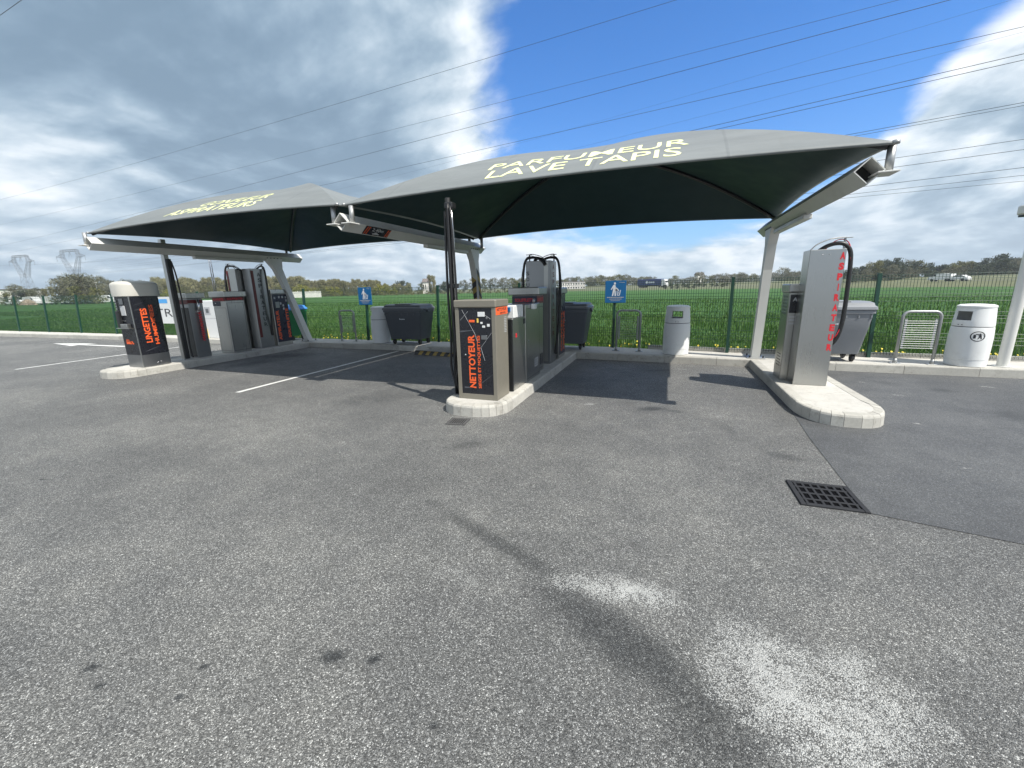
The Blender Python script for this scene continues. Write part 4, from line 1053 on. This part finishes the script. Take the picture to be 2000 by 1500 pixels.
# wheel stop with hazard stripes
t = thing('wheel_stop', (-5.5, 9.1, 0), 'black and yellow striped rubber wheel stop on the bay floor', 'wheel stop', None, R(-6))
MB().loft([[(x, y, z) for y, z in ((-.08, .004), (.08, .004), (.06, .07), (.035, .1), (-.035, .1), (-.06, .07))] for x in (.62, -.62)]).build('body', RUBBER, t)
for k in range(5):
    x = -.5+k*.23
    MB().add([(x, -.0815, .008), (x+.11, -.0815, .008), (x+.15, -.062, .07), (x+.04, -.062, .07)], [(0, 1, 2, 3)]).add([(x+.04, -.0615, .073), (x+.15, -.0615, .073), (x+.17, -.037, .1025), (x+.06, -.037, .1025)], [(0, 1, 2, 3)]).build('stripe', HAZY, t)

# ------------------------------------------------------------------ crop blades and dandelions
def blades():
    N1, N2, N3 = 95000, 60000, 50000
    x = np.concatenate([rng.uniform(-36, 13, N1), rng.uniform(-50, 20, N2), rng.uniform(-80, 40, N3)])
    y = np.concatenate([10.13+rng.power(.75, N1)*3.8, 13.5+rng.power(.8, N2)*10, 22+rng.power(.8, N3)*30])
    sz = np.concatenate([np.full(N1, 1.), np.full(N2, 1.5), np.full(N3, 2.2)])
    yf = np.interp(x, [a for a, b in FT], [b for a, b in FT]); keep = y > yf+.14; x, y, sz = x[keep], y[keep], sz[keep]
    n = len(x); h = rng.uniform(.08, .26, n)*np.clip(.75+.4*np.sin(x*.9+y*.7), .6, 1.15); w = rng.uniform(.006, .011, n)*sz
    a = rng.uniform(0, 2*np.pi, n); ln = rng.uniform(.02, .16, n); b = rng.uniform(0, 2*np.pi, n)
    dx, dy = np.cos(a)*w, np.sin(a)*w; lx, ly = np.cos(b)*ln, np.sin(b)*ln
    V = np.zeros((n, 5, 3)); z0 = -.02
    V[:, 0] = np.stack([x-dx, y-dy, np.full(n, z0)], 1); V[:, 1] = np.stack([x+dx, y+dy, np.full(n, z0)], 1)
    V[:, 2] = np.stack([x+dx*.8+lx*.35, y+dy*.8+ly*.35, h*.65], 1); V[:, 3] = np.stack([x-dx*.8+lx*.35, y-dy*.8+ly*.35, h*.65], 1)
    V[:, 4] = np.stack([x+lx, y+ly, h*rng.uniform(.75, 1.05, n)], 1)
    me = bpy.data.meshes.new('crop_blades'); me.vertices.add(n*5); me.vertices.foreach_set('co', V.ravel())
    base = np.arange(n)[:, None]*5
    loops = np.concatenate([base+np.array([0, 1, 2, 3]), base+np.array([3, 2, 4])], 1).ravel()
    me.loops.add(n*7); me.loops.foreach_set('vertex_index', loops)
    me.polygons.add(n*2); st = (np.arange(n)[:, None]*7+np.array([0, 4])).ravel(); me.polygons.foreach_set('loop_start', st)
    me.polygons.foreach_set('loop_total', np.tile([4, 3], n)); me.update(calc_edges=True); me.materials.append(BLADE)
    o = link('crop_blades', me); tag(o, 'young green cereal crop blades growing behind the mesh fence', 'crop', None, 'stuff')
blades()
dm = MB()
for _ in range(260):
    x = random.choice([random.uniform(-14, -1), random.uniform(-1, 9), random.uniform(1, 9)]); y = YF(x)+random.uniform(.16, .6); z = random.uniform(.1, .26); r_ = random.uniform(.014, .026)
    ta = random.uniform(-.6, .2)
    dm.add([(x+r_*math.cos(k*math.pi/3), y+r_*math.sin(k*math.pi/3)*math.cos(ta), z+r_*math.sin(k*math.pi/3)*.8) for k in range(6)], [tuple(range(6))])
    dm.add([(x-.002, y, -.02), (x+.002, y, -.02), (x+.002, y, z), (x-.002, y, z)], [(0, 1, 2, 3)])
tag(dm.build('dandelions', mat('dandelion', (.75, .6, .05), .6, 0, .2, 9)), 'scattered yellow dandelion flowers along the foot of the fence', 'flowers', None, 'stuff')

# ------------------------------------------------------------------ far background
def quads(P, size, elong=1., up_bias=0., flat=0.):
    n = len(P); a = rng.normal(size=(n, 3)); a[:, 2] = a[:, 2]*(1-up_bias)+up_bias*2.2*np.sign(a[:, 2]+1e-6)
    a /= np.linalg.norm(a, axis=1)[:, None]; b = rng.normal(size=(n, 3)); b -= (b*a).sum(1)[:, None]*a; b /= np.linalg.norm(b, axis=1)[:, None]
    s = size*rng.uniform(.6, 1.3, n)[:, None]
    V = np.stack([P-a*s*elong-b*s, P-a*s*elong+b*s, P+a*s*elong+b*s*.6, P+a*s*elong-b*s*.6], 1)
    return V
def quad_mesh(name, V, m):
    n = len(V); me = bpy.data.meshes.new(name); me.vertices.add(n*4); me.vertices.foreach_set('co', V.ravel()); me.loops.add(n*4); me.loops.foreach_set('vertex_index', np.arange(n*4))
    me.polygons.add(n); me.polygons.foreach_set('loop_start', np.arange(n)*4); me.polygons.foreach_set('loop_total', np.full(n, 4)); me.update(calc_edges=True); me.materials.append(m); return me
def crown_pts(n, clumps, rad, zlo, zhi, rx, prof):
    cs = []; 
    for _ in range(clumps):
        z = rng.uniform(zlo, zhi); k = (z-zlo)/(zhi-zlo); rr_ = rx*prof(k)*math.sqrt(rng.uniform(.1, 1)); a = rng.uniform(0, 6.28); cs.append((rr_*math.cos(a), rr_*math.sin(a), z))
    cs = np.array(cs); c = cs[rng.integers(0, clumps, n)]; d = rng.normal(size=(n, 3)); d /= np.linalg.norm(d, axis=1)[:, None]
    return c+d*rad*rng.uniform(.3, 1.05, n)[:, None]*np.array([1, 1, .8])
rnd_prof = lambda k: math.sqrt(max(.05, 1-(2*k-1)**2))*.95+.08
dome = lambda k: math.sqrt(max(.04, 1-k*k))
TREES = {}
def proto(kind, m, n, clumps, rad, zlo, rx, prof, size, elong, ub, trunk=.02):
    TREES[kind] = []
    for i in range(3):
        P = crown_pts(n, clumps, rad, zlo, .97-rad*.6, rx, prof)
        me = quad_mesh('crown', quads(P, size, elong, ub), m)
        tb = MB(); tb.tube([(0, 0, -.01), (.01, .0, zlo+.1), (-.01, .01, .55), (.0, .0, .8)], [trunk, trunk*.75, trunk*.45, trunk*.15], 6)
        for _ in range(7):
            a = rng.uniform(0, 6.28); z = rng.uniform(zlo+.02, .6); l = rx*rng.uniform(.5, .95)
            tb.tube([(0, 0, z), (l*.5*math.cos(a), l*.5*math.sin(a), z+.1), (l*math.cos(a), l*math.sin(a), z+.22)], [trunk*.4, trunk*.25, trunk*.08], 4, cap=False)
        tm = tb.build('trunk', BARK); tme = tm.data; bpy.data.objects.remove(tm)
        TREES[kind].append((me, tme))
proto('bare', GREYT, 2200, 46, .13, .14, .38, rnd_prof, .006, 6., .1)
proto('poplar', TAN, 2400, 34, .08, .06, .15, lambda k: 1-.5*k, .0042, 13., .75, .013)
proto('olive', OLIVE, 1500, 38, .15, .06, .36, rnd_prof, .017, 1.2, 0)
proto('bush', YELLG, 900, 20, .2, .1, .5, dome, .022, 1.2, 0, .015)
proto('dark', DARKG, 1300, 30, .17, .12, .36, rnd_prof, .02, 1.2, 0)
proto('hedge', OLIVE, 900, 20, .2, .08, .6, dome, .024, 1.2, 0, .012)
NAMES = {'bare': ('bare_tree', 'leafless grey-brown tree'), 'poplar': ('poplar_tree', 'slim pale leafless poplar'), 'olive': ('leafing_tree', 'olive tree in early leaf'), 'bush': ('bush', 'yellow-green spring bush'), 'dark': ('evergreen_tree', 'dark green tree'), 'hedge': ('hedge_bush', 'low olive bush')}
def tree(kind, px, ytop, depth, belt, ybase=None, wide=1., dep_j=.06, zg=0):
    dpt = depth*(1+random.uniform(-dep_j, dep_j)); top = at(px, ytop, dpt)
    h = max(1.2, top.z-zg); nm, lb = NAMES[kind]
    o = thing(nm, (top.x, top.y, zg-.02), f'{lb} {belt}', 'bush' if 'bush' in nm else 'tree', f'{lb}, many alike, {belt}')
    o.scale = (h*wide*random.uniform(.9, 1.1), h*wide*random.uniform(.9, 1.1), h); o.rotation_euler.z = random.uniform(0, 6.28)
    me, tm = random.choice(TREES[kind]); link('crown', me, o); link('trunk', tm, o)
def prof_tab(x, tab): return interp(x, tab)
# left poplar belt with spring bushes at its foot
tabL = [(230, 552), (300, 541), (420, 543), (520, 537), (600, 541), (700, 545), (780, 551), (860, 553)]
x = 300
while x < 800: tree('poplar', x, prof_tab(x, tabL)+random.uniform(-3, 8), 190, 'in the pale wood across the field', wide=1.25); x += random.uniform(3.6, 6.5)
x = 250
while x < 900: tree(random.choice(['olive', 'bare', 'olive', 'poplar']), x, prof_tab(x, tabL)+random.uniform(13, 22), 178, 'in the pale wood across the field', wide=1.1); x += random.uniform(12, 22)
for x, yt in ((328, 560), (338, 563), (552, 560), (583, 553), (597, 556), (612, 559), (640, 556), (655, 558), (712, 556), (738, 552), (752, 553), (768, 558), (470, 562), (520, 563)): tree('bush', x, yt, 166, 'at the foot of the pale wood', wide=.95)
x = 640
while x < 1010: tree('hedge', x, 568+random.uniform(-2, 3)-(x-640)*.006, 158, 'in the hedge at the field end', wide=1.5); x += random.uniform(14, 22)
for x, yt, k in ((783, 543, 'dark'), (795, 550, 'dark'), (822, 550, 'olive'), (838, 536, 'poplar'), (845, 537, 'poplar'), (861, 552, 'dark'), (872, 547, 'dark'), (905, 545, 'bare'), (925, 541, 'bare'), (945, 543, 'olive'), (965, 541, 'bare'), (985, 540, 'bare'), (1008, 547, 'olive')): tree(k, x, yt, 205, 'in the mid distance behind the machines', wide=1.)
# far left
for x, yt, k in ((25, 553, 'bare'), (45, 562, 'dark'), (58, 565, 'olive'), (72, 560, 'bare'), (85, 563, 'poplar'), (100, 559, 'poplar')): tree(k, x, yt, 125, 'near the white building across the field', wide=1.1)
for x, yt in ((118, 537), (134, 532), (152, 531), (166, 538)): tree('bare', x, yt, 118, 'clumped tall at the left field corner', wide=1.15)
for x, yt in ((120, 560), (150, 557), (178, 560), (10, 572), (200, 566)): tree('hedge', x, yt, 112, 'at the left field corner', wide=1.1)
for x, yt in ((183, 534), (195, 540), (210, 545), (225, 546), (242, 543), (258, 546), (275, 545), (292, 546)): tree('bare', x, yt, 165, 'in the row behind the wipes dispenser', wide=1.)
# centre right far belt
tabC = [(1000, 542), (1100, 541), (1230, 536), (1290, 541), (1340, 538), (1420, 535), (1500, 532), (1560, 528), (1640, 528)]
x = 1000
while x < 1700: tree(random.choice(['bare', 'olive', 'olive', 'bare', 'hedge']), x, prof_tab(x, tabC)+random.uniform(-2, 5), 300, 'in the distant belt beyond the motorway', wide=1.35, zg=1); x += random.uniform(6, 10)
for x, yt in ((1415, 532), (1448, 530), (1530, 520), (1556, 527), (1580, 522), (1600, 524), (1368, 529)): tree('bare', x, yt, 215, 'standing alone beyond the motorway', wide=1.)
x = 1300
while x < 1440: tree('dark', x, 553+random.uniform(-1, 2)-(x-1300)*.02, 170, 'in the dark hedge below the motorway', wide=1.2); x += random.uniform(9, 13)
# right grove
tabR = [(1660, 520), (1700, 508), (1735, 497), (1790, 504), (1830, 511), (1870, 505), (1930, 498), (1965, 489), (2000, 496), (2150, 485)]
x = 1660
while x < 2150:
    tree(random.choice(['dark', 'bare', 'dark', 'olive']), x, prof_tab(x, tabR)+random.uniform(1, 8), 150, 'in the dark grove behind the motorway', wide=.85, zg=1); x += random.uniform(9, 14)
x = 1660
while x < 2150:
    tree(random.choice(['dark', 'bare']), x, prof_tab(x, tabR)+random.uniform(12, 20), 142, 'in the dark grove behind the motorway', wide=.9, zg=1); x += random.uniform(14, 20)
# motorway on its low bank
mw = [at(2300, 540, 80), at(2000, 548, 92), at(1820, 550, 108), at(1640, 553, 130), at(1450, 556, 165), at(1280, 559, 200), at(1000, 563, 300), at(700, 570, 500)]
bank = MB(); rg = []; rd = []
for i, q in enumerate(mw):
    d = (mw[min(i+1, 7)]-mw[max(i-1, 0)]); d.z = 0; d.normalize(); n = Vector((d.y, -d.x, 0)); n = n if n.y < 0 or True else -n
    if n.dot(Vector((q.x, q.y, 0))) > 0: n = -n
    z = (1.0, 1.0, .95, .8, .6, .5, .4, .3)[i]; c = Vector((q.x, q.y, 0))
    rg.append([c+n*14+Z_*-.05, c+n*5+Z_*z, c-n*16+Z_*(z+.02), c-n*40+Z_*(z+1.6), c-n*60+Z_*(z+1.2), c-n*62+Z_*-.1])
    rd.append((c+n*3+Z_*(z+.06), c-n*12+Z_*(z+.06)))
v = [q for r_ in rg for q in r_]; f = [(i*6+k, i*6+k+1, i*6+7+k, i*6+6+k) for i in range(7) for k in range(5)]
o = bank.add(v, f).build('embankment', FARGRASS); o['kind'] = 'structure'
v = [q for r_ in rd for q in r_]; f = [(2*i, 2*i+1, 2*i+3, 2*i+2) for i in range(7)]
o = MB().add(v, f).build('motorway', ROADG); o['kind'] = 'structure'
# lorry and cars on the motorway
def road_pt(px):
    # point on the road under pixel column px
    for (a, b) in zip(mw, mw[1:]):
        pa = ((a-CP).dot(rt)/(a-CP).dot(fw))*F+1000; pb = ((b-CP).dot(rt)/(b-CP).dot(fw))*F+1000
        if pb <= px <= pa:
            t_ = (px-pa)/(pb-pa); q = a+(b-a)*t_; d = b-a; d.z = 0; return q, d.normalized()
q, d = road_pt(1278); n = Vector((-d.y, d.x, 0)); zr = .56
t = thing('lorry', (q.x, q.y, zr), 'dark blue curtain-sided lorry with white cab on the motorway', 'lorry', None, math.atan2(-d.y, -d.x))
TB = mat('lorry_blue', (.012, .03, .14), .4, 0, .1, .5)
MB().box(-9, 4.6, -1.25, 1.25, 1.1, 4.0, .06).build('trailer', TB, t)
MB().loft([[(x, y, z) for y, z in ((-1.2, .6), (1.2, .6), (1.2, h), (-1.2, h))] for x, h in ((5.0, 3.7), (6.6, 3.6), (7.3, 2.0), (7.4, .7))]).build('cab', WHITEP, t)
MB().box(6.75, 7.2, -1.0, 1.0, 2.0, 3.0, .02).build('windscreen', GLASSD, t)
MB().box(-8.8, 6.0, -1.0, 1.0, .55, 1.08, .05).build('chassis', BLACKM, t)
for xw in (-7.5, -6.3, -5.1, 3.9, 6.2):
    for s in (-1, 1): MB().tube([(xw, s*.85, .5), (xw, s*1.2, .5)], .5, 14).build('wheel', RUBBER, t, True)
for s in (-1, 1):
    MB().add([(-3.2+.75*math.cos(k*math.pi/6), s*1.262, 2.5+.75*math.sin(k*math.pi/6)) for k in range(12)], [tuple(range(12))]).build('emblem', SIGNW, t)
    lg = MB(); xx = -2.2
    for k in range(7): lg.add([(xx, s*1.262, 2.1), (xx+.38, s*1.262, 2.1), (xx+.45, s*1.262, 2.8), (xx+.07, s*1.262, 2.8)], [(0, 1, 2, 3)]); xx += .52
    lg.build('logo_letters', SIGNW, t)
def car(px, label, van, L):
    q, d = road_pt(px); t = thing('van' if van else 'car', (q.x, q.y, 1.02), label, 'van' if van else 'car', None, math.atan2(d.y, d.x))
    pr = ((-.5, .35), (-.5, .8), (-.47, 1.85), (-.1, 2.0), (.16, 1.95), (.32, 1.25), (.48, 1.0), (.5, .4)) if van else ((-.5, .35), (-.49, .85), (-.42, 1.0), (-.25, 1.42), (.05, 1.45), (.2, 1.0), (.45, .85), (.5, .4))
    MB().loft([[(a*L, s*.85, z) for a, z in pr] for s in (-1, 1)]).build('body', WHITEP, t)
    for s in (-1, 1):
        g = [(.15, 1.3), (.15, 1.8), (.2, 1.75), (.3, 1.3)] if van else [(-.38, 1.02), (-.24, 1.35), (.04, 1.38), (.16, 1.02)]
        MB().add([(a*L, s*.856, z) for a, z in g], [(0, 1, 2, 3)]).build('side_window', GLASSD, t)
        for xw in (-.3, .3): MB().tube([(xw*L, s*.6, .33), (xw*L, s*.87, .33)], .33, 14).build('wheel', RUBBER, t, True)
car(1840, 'white van driving along the motorway before the dark grove', True, 5.0)
car(1876, 'white estate car following close behind the white van', False, 4.4)

def building(name, px0, px1, yt, yb, depth, label, rows, m=HOUSEW, roof=ROOF, flat=True, dp=10):
    a = at(px0, yb, depth); b = at(px1, yb, depth); top = at((px0+px1)/2, yt, depth).z
    c = (a+b)/2; w = (b-a).length; ang = math.atan2(b.y-a.y, b.x-a.x); h = top
    t = thing(name, (c.x, c.y, -.02), label, 'building', None, ang)
    MB().box(-w/2, w/2, 0, dp, 0, h, .05).build('wall', m, t)
    if flat: MB().box(-w/2-.2, w/2+.2, -.2, dp+.2, h+.01, h+.35, .05).build('roof', roof, t)
    else: MB().loft([[(x, -.4, h+.01), (x, dp+.4, h+.01), (x, dp/2, h+dp*.3)] for x in (-w/2-.3, w/2+.3)]).build('roof', roof, t)
    n, r_ = rows
    for j in range(r_):
        for i in range(n):
            x = -w/2+w*(i+.5)/n; z = h*(j+.35)/r_
            wi = MB().box(x-w/n*.22, x+w/n*.22, -.06, .05, z, z+h/r_*.42, .01).build('window', GLASSD, t)
            MB().box(x-w/n*.26, x+w/n*.26, -.1, -.0, z-.12, z-.02, .01).build('sill', m, wi)
    return t
building('white_building', -60, 36, 567, 584, 150, 'low white building behind the field at the left edge', (6, 1))
building('apartment_block', 1098, 1143, 551, 563, 260, 'long pale building with window row beyond the field', (9, 2))
building('farmhouse', 1362, 1374, 537, 556, 280, 'small white gabled house on the ridge', (2, 1), flat=False, dp=6)
building('white_house', 826, 834, 551, 568, 210, 'small white house in the mid distance wood', (2, 1), flat=False, dp=6)
# white wall panels across the field
a, b = at(560, 580, 150), at(628, 579.5, 150); ang = math.atan2(b.y-a.y, b.x-a.x)
t = thing('white_wall', (a.x, a.y, -.02), 'white panelled boundary wall at the far side of the field', 'wall', None, ang)
L = (Vector((b.x, b.y))-Vector((a.x, a.y))).length; hW = at(600, 569, 150).z
for i in range(6):
    MB().box(L*i/6+.04, L*(i+1)/6-.04, 0, .2, 0, hW, .02).build('panel', HOUSEW, t); MB().box(L*i/6-.12, L*i/6+.03, -.06, .26, 0, hW+.18, .02).build('pillar', HOUSEW, t)
# parked white vehicles and a pole across the field on the left
def parked(px, depth, L, label, van):
    p = at(px, 592, depth); t = thing('parked_van' if van else 'parked_car', (p.x, p.y, -.02), label, 'van' if van else 'car', None, math.atan2(rt.y, rt.x)+random.uniform(-.3, .3))
    pr = ((-.5, .35), (-.5, .9), (-.47, 2.2), (-.1, 2.3), (.2, 2.2), (.33, 1.35), (.48, 1.1), (.5, .4)) if van else ((-.5, .35), (-.49, .85), (-.42, 1.0), (-.25, 1.45), (.05, 1.48), (.2, 1.0), (.45, .85), (.5, .4))
    MB().loft([[(a*L, s*.9, z) for a, z in pr] for s in (1, -1)]).build('body', WHITEP, t)
    for s in (-1, 1):
        MB().add([(a*L, s*.906, z) for a, z in ([(.17, 1.4), (.17, 2.0), (.22, 2.0), (.32, 1.4)] if van else [(-.38, 1.02), (-.24, 1.38), (.04, 1.4), (.16, 1.02)])], [(0, 1, 2, 3)]).build('side_window', GLASSD, t)
        for xw in (-.3, .3): MB().tube([(xw*L, s*.6, .33), (xw*L, s*.92, .33)], .33, 12).build('wheel', RUBBER, t, True)
for px, L, lb, van in ((24, 4.2, 'white car parked nearest the low white building', False), (43, 4.2, 'white car parked beside a heap of rubble', False), (66, 5.2, 'white van parked between rubble and box van', True), (105, 5.5, 'white van parked alone across the field', True), (143, 4.3, 'small white car parked beside large white vans', False), (158, 6.5, 'long white van parked under the tall bare clump', True), (166, 6.0, 'white van parked touching the long white van', True), (209, 5.5, 'white van parked beyond the lamp pole', True)):
    parked(px, 118, L, lb, van)
hp = at(55, 592, 116); rb = MB()
rb.loft([[(6*k*math.cos(a)*(.8+.3*math.sin(a*5+z)), 2.5*k*math.sin(a), z) for a in np.linspace(0, 5.89, 16)] for z, k in ((0, .6), (.6, .5), (1.2, .3), (1.6, .1))])
o = rb.build('rubble_heap', mat('rubble', (.3, .24, .18), .9, 0, .3, 2, bump=.6, bscale=8), None, False, (hp.x, hp.y, -.03)); tag(o, 'pinkish rubble heap among parked vehicles across the field', 'rubble')
a = at(196, 592, 118); b = at(188.5, 553, 118)
t = thing('lamp_pole', (a.x, a.y, -.02), 'pale tall lamp pole across the field by the parked vans', 'lamp pole')
MB().tube([(0, 0, 0), (0, 0, b.z)], [.17, .1], 8).build('pole', FRAMEW, t, True); MB().box(-.9, .5, -.15, .15, b.z, b.z+.18, .03).build('lamp_head', FRAMEW, t)

# lattice pylons
def pylon(px, ytop, depth, label, ang):
    p = at(px, ytop, depth); H = p.z; t = thing('pylon', (p.x, p.y, -.02), label, 'pylon', 'lattice pylons carrying the power lines', ang)
    def lat(name, legs, r_=.11, br=.06, n=5, cross=True):
        mb = MB()
        for a, b in legs: mb.tube([a, b], r_, 4, cap=False)
        m = len(legs)
        if cross:
            for i in range(n):
                for k in range(m):
                    a0, a1 = [Vector(q) for q in legs[k]]; b0, b1 = [Vector(q) for q in legs[(k+1) % m]]
                    s, e = i/n, (i+1)/n
                    mb.tube([a0.lerp(a1, s), b0.lerp(b1, e)], br, 3, cap=False); mb.tube([b0.lerp(b1, s), a0.lerp(a1, e)], br, 3, cap=False); mb.tube([a0.lerp(a1, e), b0.lerp(b1, e)], br, 3, cap=False)
        return mb.build(name, PYLON, t)
    s = H/44.
    W = lambda x, y, z: (x*s, y*s, z*s)
    lat('body', [(W(a*5.5, b*4.5, 0), W(a*3.6, b*2, 23)) for a, b in ((-1, -1), (1, -1), (1, 1), (-1, 1))], n=5)
    for sd in (-1, 1):
        lat('arm', [(W(sd*(2.2+a*1.4), b*2, 23), W(sd*(10.+a*.9), b*1.2, 37)) for a, b in ((-1, -1), (1, -1), (1, 1), (-1, 1))], n=5)
        lat('head', [(W(sd*(10+a*.9), b*1.2, 37), W(sd*(9.6+a*.8), b*1, 43)) for a, b in ((-1, -1), (1, -1), (1, 1), (-1, 1))], n=2)
        lat('side_arm', [(W(sd*10.6, -1, 37), W(sd*18.5, 0, 38)), (W(sd*10.6, 1, 37), W(sd*18.5, 0, 38.1)), (W(sd*10.4, 0, 40.5), W(sd*18.5, 0, 38.2))], n=3)
        MB().tube([W(sd*18, 0, 38), W(sd*18, 0, 34)], .14, 5).build('insulator', PYLON, t)
    lat('bridge', [(W(-10, b, z), W(10, b, z)) for b, z in ((-1, 42), (1, 42), (1, 43.7), (-1, 43.7))], n=9)
    MB().tube([W(0, 0, 42), W(-2, 0, 37.5)], .14, 5).tube([W(0, 0, 42), W(2, 0, 37.5)], .14, 5).build('insulator', PYLON, t)
    return t
pylon(38, 498, 350, 'lattice pylon above the low white building, shorter looking of the two', math.atan2(rt.y, rt.x)-.25)
pylon(134, 487, 350, 'lattice pylon rising behind the tall bare clump of trees', math.atan2(rt.y, rt.x)-.25)
# conductors
def power_line(a, b, ha, hb, sag, r_=.03, gap=0.):
    A = CP+ray(*a)*((ha-HC)/ray(*a).z); B = CP+ray(*b)*((hb-HC)/ray(*b).z)
    D = B-A; mb = MB(); pts = []
    for k in range(41):
        s = -.25+1.6*k/40; q = A+D*s; q.z = ha+(hb-ha)*s-sag*4*s*(1-s); pts.append(q)
    side = Vector((-D.y, D.x, 0)).normalized()
    for g in ((0,) if not gap else (-gap/2, gap/2)): mb.tube([p+side*g for p in pts], r_, 5, cap=False)
    o = mb.build('power_line', WIRE); o['label'] = 'thin dark high voltage conductor crossing the cloudy sky'; o['category'] = 'power line'; o['group'] = 'high voltage conductors across the sky'
for a, b, ha, hb, sag, r_ in (((0, 390), (1320, 0), 30, 26, .6, .028), ((0, 439), (1755, 0), 30, 26, .6, .026), ((0, 480), (1855, 0), 30, 25, .8, .04), ((0, 497), (2000, 52), 34, 26, .8, .042),
                         ((0, 30), (42, 0), 24, 23, 0, .03), ((650, 372), (1975, 0), 34, 32, 1, .016), ((640, 402), (2000, 62), 36, 32, 1, .02), ((180, 510), (2000, 105), 36, 26, 2, .055), ((180, 512), (2000, 117), 36, 26, 2, .055),
                         ((180, 520), (2000, 200), 36, 26, 2, .06), ((180, 522), (2000, 206), 36, 26, 2, .05), ((180, 524), (2000, 272), 36, 26, 2, .07), ((180, 527), (2000, 292), 34, 26, 2, .08), ((180, 533), (2000, 327), 32, 26, 2, .09), ((180, 535), (1400, 408), 32, 26, 1, .08), ((80, 516), (1300, 420), 34, 24, 2, .07)):
    power_line(a, b, ha, hb, sag, r_*.62)

# ------------------------------------------------------------------ air
hzm = bpy.data.materials.new('haze'); hzm.use_nodes = True
hn = NT(hzm.node_tree); hn.n.clear(); ho_ = hn.node('ShaderNodeOutputMaterial'); hv = hn.node('ShaderNodeVolumePrincipled')
hv.inputs['Color'].default_value = (.82, .88, .95, 1); hv.inputs['Density'].default_value = .0004; hv.inputs['Anisotropy'].default_value = .2
hn.l.new(hv.outputs[0], ho_.inputs['Volume'])
hb = MB().box(-900, 900, -120, 900, -1.2, 75, .01).build('haze', hzm); tag(hb, 'thin pale spring haze over the fields', 'haze', None, 'stuff')
